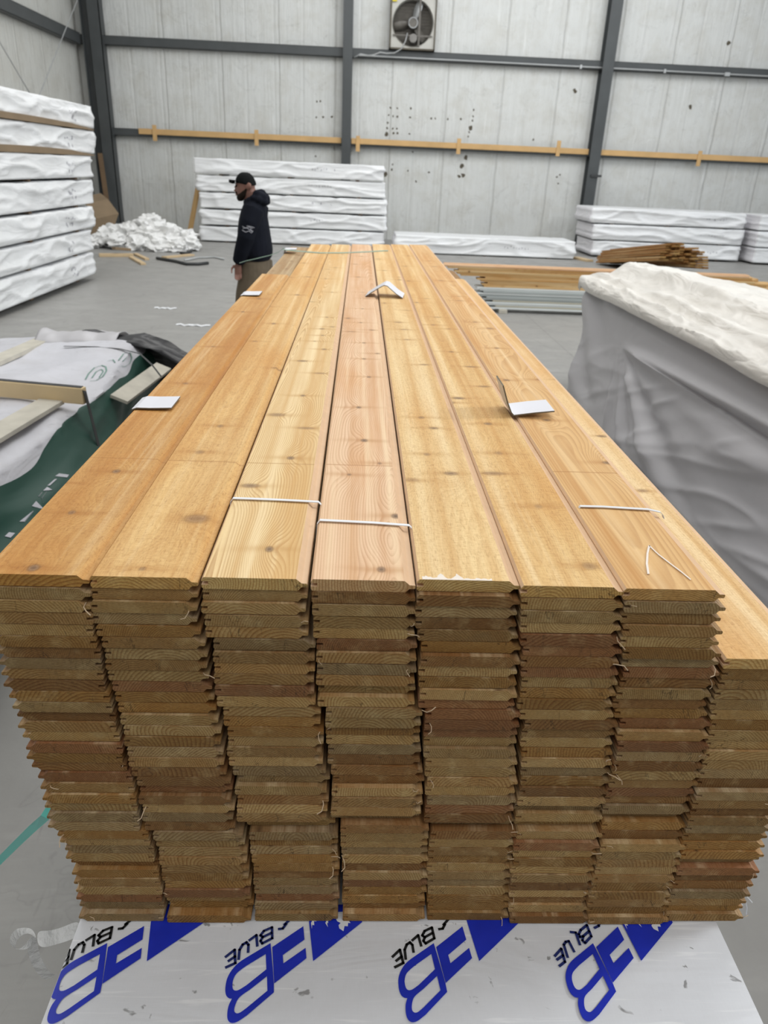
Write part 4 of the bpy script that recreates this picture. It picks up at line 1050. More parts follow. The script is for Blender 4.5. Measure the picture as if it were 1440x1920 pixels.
Bh1 = cat([q2(*p) for p in [(472,430),(300,535),(215,600),(180,660),(172,720),(185,755),(225,755),(300,710),(477,568)]], sharp=(0, 1, 7, 8))
Bh2 = cat([q2(*p) for p in [(483,630),(330,750),(240,815),(205,870),(188,930),(200,960),(235,960),(300,915),(487,760)]], sharp=(0, 1, 7, 8))
Fp = [q2(*p) for p in [(530,368),(810,180),(820,300),(625,440),(630,515),(830,375),(838,468),(548,695)]]
Tri = [q4(*p) for p in [(700,200),(875,540),(1158,195),(1110,110),(1065,40),(690,40),(672,140)]]
trees = [[(700,120),(745,120),(735,165),(760,190),(738,190),(755,225),(735,222),(748,258),(718,205),(722,180),(705,150)],
         [(795,110),(850,110),(845,150),(868,165),(850,172),(868,205),(858,205),(880,242),(842,205),(845,185),(822,170),(828,150),(800,140)],
         [(880,110),(1050,100),(1040,130),(1020,140),(1050,160),(1020,170),(1062,205),(1040,205),(1050,235),(1020,232),(1030,278),(1000,262),(985,255),(965,225),(975,205),(940,190),(915,165),(925,150),(890,140)]]
def strokes(pts, wd, z, mbx, dx, conv):
    P = [Vector((conv(*p)[0] + dx, conv(*p)[1], z)) for p in pts]
    for a_, c_ in zip(P[:-1], P[1:]):
        d = (c_ - a_).normalized(); nn = Vector((-d.y, d.x, 0))*wd/2; e_ = d*wd*0.35
        mbx.add([a_ - nn - e_, c_ - nn + e_, c_ + nn + e_, a_ + nn - e_], [(0, 1, 2, 3)])
TX4 = [[(385,218),(425,318),(370,378)], [(385,218),(330,262),(312,300),(322,325),(352,318),(405,272)], [(352,318),(345,355),(368,378)],
       [(240,280),(285,285),(322,392)], [(178,395),(212,505)], [(178,395),(195,368),(222,362),(270,455)],
       [(155,430),(188,548)], [(155,430),(98,495)], [(170,490),(118,528)], [(188,548),(140,585)],
       [(455,242),(492,225),(502,190),(482,145),(455,135),(425,160),(420,185)], [(505,128),(535,185)], [(545,100),(580,150),(610,125)]]
TX2 = [[(528,190),(530,288),(440,335)], [(528,190),(455,222),(425,262),(445,278),(522,240)], [(445,278),(425,312),(440,335)],
       [(325,306),(388,260),(395,355)], [(228,475),(236,392),(265,345),(298,325),(316,348),(313,412)],
       [(192,392),(198,512)], [(192,392),(112,455)], [(196,452),(138,492)], [(198,512),(115,550)],
       [(655,160),(625,200),(590,205)], [(690,120),(640,165)]]
for i, dx in enumerate((-0.2560, 0.0, 0.2605, 0.5195)):
    b = MB(); zz = ZP + 0.0012
    xmin = BX0 + 0.001
    def clipx(poly): return [(max(x, xmin - dx), y) for x, y in poly]
    poly_mesh(clipx(Bo), [clipx(Bh1), clipx(Bh2)], zz, b, dx); poly_mesh(Fp, [], zz + (0.00005), b, dx)
    lg = b.build('blue_logo', MAT['ink_blue'], bp)
    b = MB(); poly_mesh(Tri, [], zz, b, dx); b.build('blue_logo', MAT['ink_blue'], bp)
    if i in (1, 3):
        b = MB()
        for t_ in trees: poly_mesh([q4(*p) for p in t_], [], zz + 0.0006, b, dx)
        b.build('tree_print', MAT['bottom_wrap'], bp)
    b = MB()
    for s in (TX4 if i == 3 else TX2 if True else []):
        strokes([(x, y) for x, y in s], 0.0042, zz, b, dx, q4 if i == 3 else q2)
    b.v = [(max(v[0], xmin), v[1], v[2]) for v in b.v]
    b.build('lettering', MAT['ink_black'] if i in (0, 2) else MAT['ink_navy'], bp)

# ================================================================ the main stack of cedar boards
ZT = 1.402; ROWS = 35; PITCH = 0.643/ROWS; TH = PITCH - 0.0013; FW = 0.1275; TG = 0.0075; YF = 0.815; LEN = 4.42
BND = [[(1085,-25),(1200,-12),(1280,0),(1330,15),(1365,25),(1410,40),(1450,52),(1470,70),(1530,80),(1570,102),(1600,112),(1660,130),(1715,148)],
 [(1085,165),(1115,162),(1130,163),(1160,165),(1210,175),(1240,190),(1265,195),(1290,200),(1325,210),(1350,220),(1375,222),(1400,235),(1450,240),(1465,255),(1500,260),(1530,265),(1555,268),(1565,285),(1600,295),(1630,300),(1660,305),(1700,312),(1720,314)],
 [(1085,374),(1120,375),(1170,376),(1200,382),(1215,396),(1290,398),(1320,405),(1345,417),(1380,422),(1440,426),(1460,437),(1500,440),(1545,446),(1560,460),(1600,467),(1650,470),(1700,475),(1725,477)],
 [(1085,583),(1140,580),(1200,583),(1212,593),(1260,592),(1310,591),(1330,607),(1400,608),(1440,608),(1455,621),(1500,619),(1540,616),(1550,636),(1600,640),(1720,640)],
 [(1085,785),(1150,783),(1205,776),(1215,788),(1260,785),(1290,779),(1325,781),(1330,794),(1380,792),(1440,792),(1450,797),(1480,799),(1540,791),(1550,809),(1600,803),(1725,800)],
 [(1090,975),(1130,975),(1180,971),(1215,975),(1300,974),(1330,969),(1340,980),(1380,978),(1410,971),(1440,974),(1480,970),(1530,965),(1545,969),(1600,965),(1640,960),(1720,957)],
 [(1095,1170),(1130,1171),(1180,1165),(1215,1168),(1260,1167),(1300,1156),(1330,1147),(1345,1164),(1380,1156),(1410,1155),(1440,1150),(1480,1145),(1530,1131),(1560,1129),(1600,1120),(1640,1110),(1700,1100)],
 [(1110,1365),(1150,1353),(1210,1350),(1240,1355),(1270,1352),(1300,1340),(1330,1327),(1345,1344),(1380,1331),(1410,1325),(1450,1310),(1500,1300),(1540,1290),(1560,1288),(1600,1275),(1640,1270),(1680,1255),(1710,1246)],
 [(1235,1545),(1400,1495),(1500,1462),(1590,1432),(1610,1434),(1640,1420),(1660,1413),(1700,1391),(1715,1380)]]
def projy(x, y, z):
    c = CAMR.T @ (np.array((x, y, z)) - CAMC); return 960 + FP*c[1]/c[2]
def board_mesh(name, mirror, face):
    t = TH; w_ = FW
    P = [(0.003, t), (0.0, t-0.004), (0.0, t*0.66), (0.0085, t*0.66), (0.0085, t*0.36), (0.0, t*0.36), (0.0, 0.0025), (0.002, 0.0),
         (w_-0.005, 0.0), (w_-0.0005, t*0.30), (w_+TG-0.001, t*0.32), (w_+TG, t*0.38), (w_+TG, t*0.56), (w_+TG-0.001, t*0.62), (w_, t*0.64), (w_-0.007, t)]
    if mirror: P = [(w_ - x, z) for x, z in P][::-1]
    n = len(P); vs_ = [(x, 0, z) for x, z in P] + [(x, LEN, z) for x, z in P]
    fs_ = [(i, (i+1) % n, n+(i+1) % n, n+i) for i in range(n)]
    b = MB(); b.add(vs_, fs_, 0)
    top_e = max(range(n), key=lambda i: P[i][1] + P[(i+1) % n][1]); bot_e = min(range(n), key=lambda i: P[i][1] + P[(i+1) % n][1])
    b.m = [0 if i in (top_e, bot_e) else 2 for i in range(n)]
    b.add(vs_, [tuple(range(n))[::-1], tuple(range(n, 2*n))], 1)
    me = bpy.data.meshes.new(name); me.from_pydata(b.v, [], b.f); me.materials.append(face); me.materials.append(MAT['cedar_end']); me.materials.append(MAT['cedar'])
    for p, mi in zip(me.polygons, b.m): p.material_index = mi
    bm = bmesh.new(); bm.from_mesh(me); bmesh.ops.remove_doubles(bm, verts=bm.verts, dist=1e-5); bmesh.ops.recalc_face_normals(bm, faces=bm.faces); bm.to_mesh(me); bm.free()
    return me
KN = {0: ((218,884,7,9,.7),(135,961,6,8,.6),(63,1065,8,10,.8),(348,719,7,9,.5),(400,650,7,9,.4),(120,905,5,6,.3)),
 1: ((368,973,20,16,.55),(375,848,8,10,.45),(413,799,7,9,.5),(267,1067,5,6,.5),(478,640,8,9,.4),(520,690,16,9,.35),(505,575,8,9,.4),(545,520,9,9,.35)),
 2: ((505,1030,6,9,.85),(470,911,16,9,.7),(545,859,7,9,.8),(568,742,6,8,.75),(520,778,18,12,.55),(567,677,15,10,.7),(613,595,6,8,.7),(605,629,6,8,.7),(608,655,8,9,.7),(623,613,9,8,.6),(590,640,5,7,.5),(583,566,16,9,.4),(615,505,14,9,.35),(600,700,18,7,.5),(574,803,18,8,.5)),
 3: ((742,968,7,9,.95),(715,1068,6,8,.85),(683,826,7,9,.9),(673,764,6,8,.85),(692,707,6,8,.75),(683,673,6,8,.7),(683,643,6,8,.7),(677,605,6,8,.7),(680,579,6,8,.65),(698,619,10,8,.7),(660,622,14,7,.5),(680,548,6,8,.5),(708,663,7,8,.6),(655,890,4,5,.7),(712,869,4,6,.6)),
 4: ((813,803,10,8,.7),(790,783,7,8,.55),(800,852,6,8,.5),(763,637,12,8,.5),(795,684,14,8,.55),(758,618,16,9,.5),(762,582,10,8,.4),(773,900,12,9,.35),(845,888,13,9,.7),(748,520,9,8,.35)),
 5: ((860,747,15,10,.8),(915,795,9,9,.7),(847,660,8,9,.6),(883,688,17,8,.6),(908,725,16,8,.55),(848,755,7,9,.5),(925,888,22,9,.5),(1105,1062,11,11,.45),(820,595,14,8,.5),(842,617,8,8,.4),(935,850,8,9,.4),(1010,950,7,8,.35),(800,560,12,8,.4)),
 6: ((1138,868,9,8,.75),(891,604,8,8,.75),(932,653,8,8,.75),(950,713,9,9,.75),(1025,788,9,9,.75),(1008,712,5,6,.4),(860,556,7,8,.5),(848,528,6,8,.4)),
 7: ((1128,818,14,9,.75),(1320,1160,10,12,.7),(1045,712,14,8,.6),(1205,920,12,9,.5),(985,640,12,8,.5),(940,590,12,8,.45),(905,545,12,8,.4))}
def knot_spots(c, left, y0, zt):
    out = []
    for px, py, rx, ry, dk in KN[c]:
        p = onz(px, py, zt)
        out.append((p.x - left, p.y - y0, rx*0.001, ry*0.001, dk))
    r9 = random.Random(c + 40)
    for i in range(0 if c == 7 else 5): out.append((r9.uniform(0.015, 0.11), 1.75 + 0.52*i + r9.uniform(-0.15, 0.15), r9.uniform(0.006, 0.016), r9.uniform(0.010, 0.016), r9.uniform(0.45, 0.75)))
    return out
BM = {(mi, s): board_mesh('cedar_board', mi, MAT['cedar_smooth' if s else 'cedar']) for mi in (False, True) for s in (False, True)}
ORD = 'top second third fourth fifth sixth seventh eighth ninth tenth eleventh twelfth thirteenth fourteenth fifteenth sixteenth seventeenth eighteenth nineteenth twentieth twenty-first twenty-second twenty-third twenty-fourth twenty-fifth twenty-sixth twenty-seventh twenty-eighth twenty-ninth thirtieth thirty-first thirty-second thirty-third thirty-fourth bottom'.split()
COLN = ['leftmost', 'second', 'third', 'fourth', 'fifth', 'sixth', 'seventh', 'rightmost']
PAL = [('tan', (0.50, 0.335, 0.165)), ('pale', (0.60, 0.445, 0.25)), ('golden', (0.47, 0.29, 0.115)), ('brown', (0.37, 0.215, 0.095)),
       ('reddish', (0.40, 0.215, 0.115)), ('greyish', (0.47, 0.36, 0.225)), ('straw-coloured', (0.55, 0.40, 0.21))]
TOPC = [('orange-tan', (0.62, 0.345, 0.112)), ('tan', (0.74, 0.475, 0.195)), ('pale yellow', (0.80, 0.59, 0.31)), ('pinkish', (0.76, 0.51, 0.325)),
        ('pale tan', (0.80, 0.575, 0.29)), ('yellow-tan', (0.76, 0.51, 0.225)), ('orange-tan', (0.69, 0.43, 0.19)), ('pale', (0.83, 0.60, 0.32))]
TOPL = ['orange-tan rough cedar board on top of the leftmost column, with white cards at its edge', 'tan rough cedar board topping the second column, with a dark knot near its front',
        'pale striped cedar board on top of the third column, under a white band', 'pinkish smooth cedar board on top of the fourth column, white band beside a round knot',
        'pale tan cedar board on top of the fifth column, chipped white at its front edge', 'yellow-tan rough cedar board on top of the sixth column, beside the chalk-marked board',
        'orange-tan smooth cedar board on top of the seventh column, with a chalk mark', 'pale rough cedar board on top of the lower rightmost column']
rg = random.Random(17)
BLOCK = {}                                      # shared pushes of whole tiers towards the camera
tier = [0]*ROWS
for r in range(ROWS): tier[r] = (0 if r < 6 else 1 if r < 13 else 2 if r < 19 else 3 if r < 25 else 4)
push = {(c, t): rg.uniform(-0.004, 0.004) for c in range(8) for t in range(5)}
top_boards = []; last_col = []
for r in range(ROWS):
    zb_ = ZT - (r+1)*PITCH
    py = projy(0.1, YF, zb_ + TH/2)
    edges = []
    for bn in BND:
        px = np.interp(py, [q[0] for q in bn], [q[1] for q in bn])
        edges.append(ony(px, py, YF).x)
    prev = None
    for c in range(8):
        if c == 7 and r < 6: continue
        mirror = (c == 0 and r >= 3)
        mid = (edges[c] + edges[c+1])/2 + rg.uniform(-0.0022, 0.0022)
        left = mid - (FW + TG)/2 + (TG if mirror else 0.0)
        right = left + FW + (0 if mirror else TG)
        if prev is not None and left - prev < -0.005: left = prev - 0.005
        prev = left + FW + (0 if mirror else TG)
        y = YF + push[(c, tier[r])] + rg.uniform(-0.0022, 0.0022)
        if rg.random() < 0.10: y += rg.uniform(0.002, 0.009)
        # tiers that stand back so that the board below shows its upper face
        if (c, r) in ((2, 23), (3, 22), (4, 23), (5, 23), (6, 22)): y += 0.012
        if r == ROWS-1 and c < 7: y -= 0.004 + rg.uniform(0, 0.003)
        top = (r == 0 or (c == 7 and r == 6))
        smooth_ = top and c in (2, 3, 6)
        me = BM[(mirror, smooth_)]
        if top:
            me = me.copy(); scl = (3.70 - y)/LEN if c == 0 else 1 + (0, 0.012, 0.022, 0.036, 0.05, 0.06, 0.07, -0.13)[c]
            lpx = (250, 420, 540, 690, 0, 0, 1060, 0)[c]; lpy = (860, 866, 870, 873, 0, 0, 885, 0)[c]
            me.materials[0] = make_cedar('cedar_top_face', sawn=0.12 if smooth_ else 1.0, line_y=((onz(lpx, lpy, zb_ + TH).y - y)/scl if lpx else None), ring_contrast=(0.55, 0.50, 1.7, 1.15, 0.40, 0.50, 1.05, 0.5)[c],
                                         spots=[(a_, b_/scl, e_, f_/scl, g_) for a_, b_, e_, f_, g_ in knot_spots(c, left, y, zb_ + TH)])
            me.materials[2] = me.materials[0] if c in (0, 1) else MAT['cedar_fresh']
        o = bpy.data.objects.new('cedar_board', me); COL.objects.link(o)
        if top: cn, cv = TOPC[c]
        else: cn, cv = PAL[rg.choices(range(7), (5, 4, 4, 3, 2.2, 4, 4))[0]]
        j_ = rg.uniform(0.74, 1.14)
        o.color = (*(min(1, v*(t_ if top else j_)) for v, t_ in zip(cv, (1.07, 1.12, 1.15))), 1)
        o.location = (left, y, zb_ + (rg.uniform(0, 0.0005)))
        o.rotation_euler = (0, 0, rg.uniform(-0.0006, 0.0006))
        if not top and rg.random() < 0.35: o.rotation_euler[1] = rg.uniform(-0.004, 0.004)
        if c == 0 and r == 0:
            o.scale = (1.0, (3.70 - y)/LEN, 1.0); 
        elif not top: o.scale = (1.0, 1 + rg.uniform(-0.012, 0.012), 1.0)
        else: o.scale = (1.0, 1 + (0, 0.012, 0.022, 0.036, 0.05, 0.06, 0.07, -0.13)[c], 1.0)
        rr2 = r - (6 if c == 7 else 0); nrow = ROWS - (6 if c == 7 else 0)
        if top: lab = TOPL[c]
        else:
            on = 'bottom' if r == ROWS-1 else ORD[rr2]
            art = {'leftmost': 'leftmost column', 'rightmost': 'rightmost column'}.get(COLN[c], COLN[c] + ' column from left')
            lab = (cn + ' cedar board, ' + (on + ' from top' if on != 'bottom' else 'bottom row') + ' of the main stack\'s ' + art)
        tag(o, lab, 'board', 'cedar boards of the main stack')
        if top: top_boards.append(o)
        if c == 7: last_col.append(o)
# pale splinters hanging from the lower right boards
for o, tip in ((last_col[-5], ((1388,1662),(1399,1680),(1410,1692))), (last_col[-4], ((1376,1678),(1384,1690),(1392,1697))), (last_col[-3], ((1398,1690),(1400,1702),(1399,1714)))):
    P = [ony(px, py, YF + 0.03) for px, py in tip]
    s_ = MB().tube(P, 0.0012, 6).build('splinter', MAT['band']); s_.parent = o; s_.matrix_parent_inverse = o.matrix_world.inverted() if False else Matrix.Translation(-Vector(o.location)); 
    s_['label'] = 'pale hanging splinter'
# chipped pale edge at the front of the fifth top board
b = MB(); up = []; lo = []
for i in range(34):
    f = i/33; px = 792 + (922 - 792)*f; yy = top_boards[4].location.y
    p = onz(px, 1085, ZT - 0.0006); dep = 0.003 + 0.012*max(0, fbm(f*9, 2.0, 5.0, 3) + 0.35)*(1 if f < 0.62 else 0.45)
    lo.append((p.x, yy + 0.0002, ZT - 0.0009)); up.append((p.x + 0.001*math.sin(i*2.1), yy + dep, ZT - 0.0009))
b.add(lo + up, [(i, i+1, 34+i+1, 34+i) for i in range(33)])
chip = b.build('chipped_edge', MAT['chalk'], top_boards[4]); chip.location = -Vector(top_boards[4].location); chip['label'] = 'pale chipped strip'
# single pale splinters standing out of the sawn ends
spm = MB().tube([(0, 0.004, 0), (0.003, -0.004, 0.003), (0.009, -0.009, 0.004), (0.014, -0.011, 0.0)], 0.0006, 5)
spl_me = bpy.data.meshes.new('splinter'); spl_me.from_pydata(spm.v, [], spm.f); spl_me.materials.append(MAT['splinter'])
stack_boards = [o for o in COL.objects if o.name.startswith('cedar_board') and o not in top_boards]
for o in rg.sample(stack_boards, 60):
    s_ = bpy.data.objects.new('splinter', spl_me); COL.objects.link(s_); s_.parent = o; s_['label'] = 'pale splinter'
    right = rg.random() < 0.65
    s_.location = (FW + rg.uniform(-0.006, 0.002) if right else rg.uniform(-0.002, 0.008), 0.0, TH*rg.uniform(0.25, 0.8))
    s_.rotation_euler = (rg.uniform(-0.5, 0.5), rg.uniform(-2.6, 2.6), rg.uniform(-0.8, 0.8)); k_ = rg.uniform(0.5, 1.3); s_.scale = (k_, k_, k_)
# chalk mark on the seventh top board
b = MB(); zc = ZT + 0.0004
kp = [onz(px, py, zc) for px, py in ((1217,1078),(1215,1060),(1217,1042),(1221,1028),(1237,1043),(1258,1059),(1280,1075),(1296,1088))]
b.ribbon(kp[:4], (1, 0.1, 0), 0.0032, 0.0008); b.ribbon(kp[3:], (0.6, 0.8, 0), 0.0028, 0.0008)
b.build('chalk_mark', MAT['chalk'], top_boards[6]).location = -Vector(top_boards[6].location)
top_boards[6].children[0]['label'] = 'white chalk corner mark'
for o in top_boards: o['label'] = o['label']

# white bands around bundles of boards
def facing_strap(name, P, wd, mat, label):
    b = MB(); P = [Vector(p) for p in P]; vs_ = []
    for i, p in enumerate(P):
        t = (P[min(i+1, len(P)-1)] - P[max(i-1, 0)]).normalized()
        sd = t.cross(Vector((0.35, -0.75, 0.75))).normalized()*wd/2; nn = t.cross(sd).normalized()*0.0006
        vs_ += [p - sd - nn, p + sd - nn, p + sd + nn, p - sd + nn]
    k_ = len(P)
    b.add(vs_, [(i*4+j, i*4+(j+1) % 4, (i+1)*4+(j+1) % 4, (i+1)*4+j) for i in range(k_-1) for j in range(4)] + [(3, 2, 1, 0), ((k_-1)*4, (k_-1)*4+1, (k_-1)*4+2, (k_-1)*4+3)])
    return tag(b.build(name, mat), label, 'strap')
def band(pts, label):
    P = [onz(px, py, ZT + 0.0016) for px, py in pts]
    a_, z_ = P[0], P[-1]
    full = [a_ + Vector((-0.006, 0, -0.030)), a_ + Vector((-0.004, 0, -0.006)), a_] + P[1:-1] + [z_, z_ + Vector((0.005, 0, -0.005)), z_ + Vector((0.007, -0.001, -0.010))]
    tag(MB().ribbon(full, (0, 1, 0), 0.0062, 0.0011).build('plastic_band', MAT['band']), label, 'band')
band(((437, 934), (470, 935), (520, 937), (560, 939), (597, 941)), 'white plastic band across the pale striped top board of third column')
band(((600, 975), (640, 977), (700, 980), (740, 983), (767, 985)), 'white plastic band across the pinkish top board of fourth column')
band(((1088, 949), (1130, 950), (1180, 953), (1215, 955), (1238, 960)), 'white plastic band across the chalk-marked top board of seventh column')

# ---- white paperboard corner protectors
def card(name, P, width, label, th=0.003, side=(0, 1, 0)):
    b = MB(); S = Vector(side).normalized()*width/2
    P = [Vector(p) for p in P]; vs_ = []
    for i, p in enumerate(P):
        t = (P[min(i+1, len(P)-1)] - P[max(i-1, 0)]).normalized(); nn = S.normalized().cross(t).normalized()
        if nn.z < -0.2: nn = -nn
        vs_ += [p - S, p + S, p + S + nn*th, p - S + nn*th]
    kk = len(P)
    for i in range(kk-1):
        a = i*4
        b.add([], []) 
    fs_ = []; mi = []
    for i in range(kk-1):
        a = i*4; c_ = a+4
        fs_ += [(a+3, a+2, c_+2, c_+3), (a, c_, c_+1, a+1), (a, a+3, c_+3, c_), (a+1, c_+1, c_+2, a+2)]; mi += [0, 0, 1, 1]
    fs_ += [(0, 1, 2, 3), ((kk-1)*4+3, (kk-1)*4+2, (kk-1)*4+1, (kk-1)*4)]; mi += [1, 1]
    b.v = [tuple(v) for v in vs_]; b.f = fs_; b.m = mi
    return tag(b.build(name, [MAT['white_card'], MAT['card_core']]), label, 'corner protector', 'white corner protectors on the stack')
zc = ZT + 0.0008
yc = 1.545
card('corner_protector', [(-0.472, yc, zc - 0.07), (-0.4715, yc, zc - 0.012), (-0.467, yc, zc - 0.002), (-0.458, yc, zc + 0.001), (-0.43, yc, zc + 0.001), (-0.386, yc, zc + 0.003)], 0.085, 'white folded corner protector over the left edge of main stack, nearest to camera')
yc = 3.065
card('corner_protector', [(-0.470, yc, zc - 0.07), (-0.4695, yc, zc - 0.012), (-0.465, yc, zc - 0.002), (-0.455, yc, zc + 0.001), (-0.43, yc, zc + 0.001), (-0.392, yc, zc + 0.003)], 0.10, 'white folded corner protector halfway along the left edge of main stack')
yc = 4.86
card('corner_protector', [(-0.468, yc, zc - PITCH - 0.06), (-0.4675, yc, zc - PITCH), (-0.462, yc, zc + 0.001), (-0.43, yc, zc + 0.002), (-0.392, yc, zc + 0.003)], 0.11, 'white folded corner protector at the far left end of main stack, under the strap')
# tent shaped card
y0 = 3.16
card('corner_protector', [(0.036, y0, zc + 0.001), (0.075, y0 + 0.005, zc + 0.026), (0.104, y0 + 0.01, zc + 0.043), (0.112, y0 + 0.01, zc + 0.046), (0.122, y0 + 0.01, zc + 0.044), (0.160, y0 - 0.005, zc + 0.016), (0.186, y0 - 0.015, zc + 0.002)], 0.11, 'white bent card standing like a tent mid-way on the main stack', side=(0.12, 1, 0.02))
# card standing open on the seam of the sixth and seventh columns
y0 = 1.572
card('corner_protector', [(0.312, y0, zc + 0.068), (0.326, y0, zc + 0.030), (0.336, y0, zc + 0.009), (0.343, y0, zc + 0.002), (0.352, y0, zc + 0.003), (0.39, y0, zc + 0.009), (0.432, y0, zc + 0.014)], 0.085, 'white L-shaped card standing open on the seam beside the seventh column')

# ---- teal strap over the far end, its loose end hanging out to the man
g = [onz(px, py, ZT + 0.003) for px, py in ((722, 470), (690, 472), (640, 474), (600, 474), (560, 471), (532, 468))]
g = [g[0] + Vector((0.02, 0, -0.0))] + g + [Vector((-0.476, 4.90, ZT + 0.004)), onx(522, 473, -0.55), onx(505, 479, -0.65), onx(480, 485, -0.78), onx(462, 489, -0.90), onx(449, 493, -1.0)]
tag(MB().ribbon(g, (0.15, 1, 0.25), 0.016, 0.001).build('packing_strap', MAT['teal_dull']), 'pale green strap over far end of main stack, loose end reaching the man', 'strap')
g = [Vector((-0.405, 1.30, 0.752)), onz(80, 1537, 0.70), onz(40, 1573, 0.50), onz(0, 1613, 0.32), onz(-60, 1672, 0.10), onz(-110, 1716, 0.01)]
g = [Vector((-0.42, 1.36, 0.93)), onx(84, 1533, -0.50), onx(60, 1554, -0.56), onx(30, 1583, -0.64), onx(0, 1613, -0.72), onx(-60, 1675, -0.86), onx(-130, 1748, -0.95)]
facing_strap('packing_strap', g, 0.015, MAT['teal'], 'bright teal strap leaving the left side of main stack low down')

# ---- strip of clear film hanging from the left of the printed pack
zf = 0.70
b = MB()
def film(pairs):
    vs_ = [v for pr_ in pairs for v in pr_]
    b.add(vs_, [(2*i, 2*i+1, 2*i+3, 2*i+2) for i in range(len(pairs)-1)])
def fz(x, y, z): return onz(x, y, z)
top_ = [(150,1724,153,1752,.742),(128,1734,132,1763,.73),(105,1743,108,1770,.72),(85,1746,88,1776,.70),(68,1744,70,1777,.69)]
film([(fz(a_, c_, z), fz(d_, e_, z - 0.012*(i % 2))) for i, (a_, c_, d_, e_, z) in enumerate(top_)])
loop_ = [(63,1740,70,1765,.69),(45,1739,58,1748,.685),(28,1741,40,1752,.67),(19,1755,30,1766,.65),(17,1768,27,1778,.63),(27,1780,34,1782,.62),(48,1782,50,1770,.63),(62,1772,58,1752,.66)]
film([(fz(a_, c_, z), fz(d_, e_, z + 0.01*math.sin(i))) for i, (a_, c_, d_, e_, z) in enumerate(loop_)])
tail_ = [(50,1766,66,1748,.66),(52,1786,72,1778,.62),(58,1806,76,1796,.59),(66,1820,88,1816,.56),(78,1836,98,1828,.53),(90,1838,108,1826,.52)]
film([(fz(a_, c_, z), fz(d_, e_, z + 0.006*(i % 2))) for i, (a_, c_, d_, e_, z) in enumerate(tail_)])
o = b.build('film_strip', MAT['film'], smooth=False); ss = o.modifiers.new('sub', 'SUBSURF'); ss.levels = 2; ss.render_levels = 2; ss.subdivision_type = 'CATMULL_CLARK'
tag(o, 'twisted strip of clear plastic film hanging at the lower left', 'plastic film')

# ================================================================ the man
PY = 7.2
def W(px, py, dy=0.0): v = ony(px, py, PY); return Vector((v.x, PY + dy, v.z))
man = thing('person', (-0.95, PY, 0), 'person in black cap, dark hoodie and khaki trousers standing in profile beyond the main stack', 'person')
def ring(py, xf, xb, hw, n=20, lean=0.0, cy=0.0, sq=1.0):
    a_, c_ = W(xf, py), W(xb, py); cx_ = (a_.x + c_.x)/2; rx = abs(c_.x - a_.x)/2; z = a_.z
    out = []
    for j in range(n):
        t = 2*math.pi*j/n; ct, st = math.cos(t), math.sin(t)
        ct = math.copysign(abs(ct)**sq, ct); st = math.copysign(abs(st)**sq, st)
        out.append((cx_ + ct*rx, PY + cy + st*hw, z + lean*ct*rx))
    return out
def remesh(o, vs_, sm=4):
    m_ = o.modifiers.new('union', 'REMESH'); m_.mode = 'VOXEL'; m_.voxel_size = vs_; m_.use_smooth_shade = True
    s_ = o.modifiers.new('soft', 'SMOOTH'); s_.iterations = sm; s_.factor = 0.5
    return o
# body: head, neck, trunk, arms, hands and legs in one surface
b = MB()
b.loft([ring(*q) for q in ((327,451,468,.045),(332,446,473,.066),(338,443.5,476.5,.075),(343,442.6,477.8,.077),(348,443.2,478.2,.076),(352,442.6,477.8,.074),(357,443.0,476.5,.071),(362,444.2,474,.066),(367,445.6,471,.058),(371,447,466,.046),(374,449.5,460,.03))])
b.tube([W(443.8, 346), W(441.6, 352), W(440.6, 356.5), W(443.5, 359)], [.010, .013, .017, .010], 10)      # nose
b.tube([W(443.6, 362.5, -.018), W(442.9, 362.6, 0), W(443.6, 362.5, .018)], .008, 8)                     # lips
b.tube([W(443.6, 365.3, -.016), W(443.1, 365.4, 0), W(443.6, 365.3, .016)], .008, 8)
for s in (-1, 1):
    b.ball(tuple(W(468.5, 349, s*.079)), (.024, .011, .033)); b.ball(tuple(W(470, 348, s*.086)), (.020, .008, .026))
    b.ball(tuple(W(445.5, 344.5, s*.030)), (.016, .026, .008))                                             # brow
b.tube([W(466, 356), W(472, 370), W(477, 384)], [.060, .062, .072], 16)
b.loft([ring(*q) for q in ((380,463,494,.10),(388,458,497,.17),(400,454,499,.185),(425,451,501,.175),(455,452,502,.165),(480,460,500,.150),(500,462,498,.145))])
zh = W(478, 492).z
arm_n = [W(480, 390, -.175), W(474, 415, -.225), W(468, 440, -.245), W(460, 465, -.225), W(452.5, 489, -.185)]
arm_f = [W(480, 390, .175), W(478, 415, .225), W(474, 440, .245), W(468, 465, .225), W(462, 489, .20)]
b.tube(arm_n, [.066, .056, .047, .042, .030], 14); b.tube(arm_f, [.066, .056, .047, .042, .030], 14)
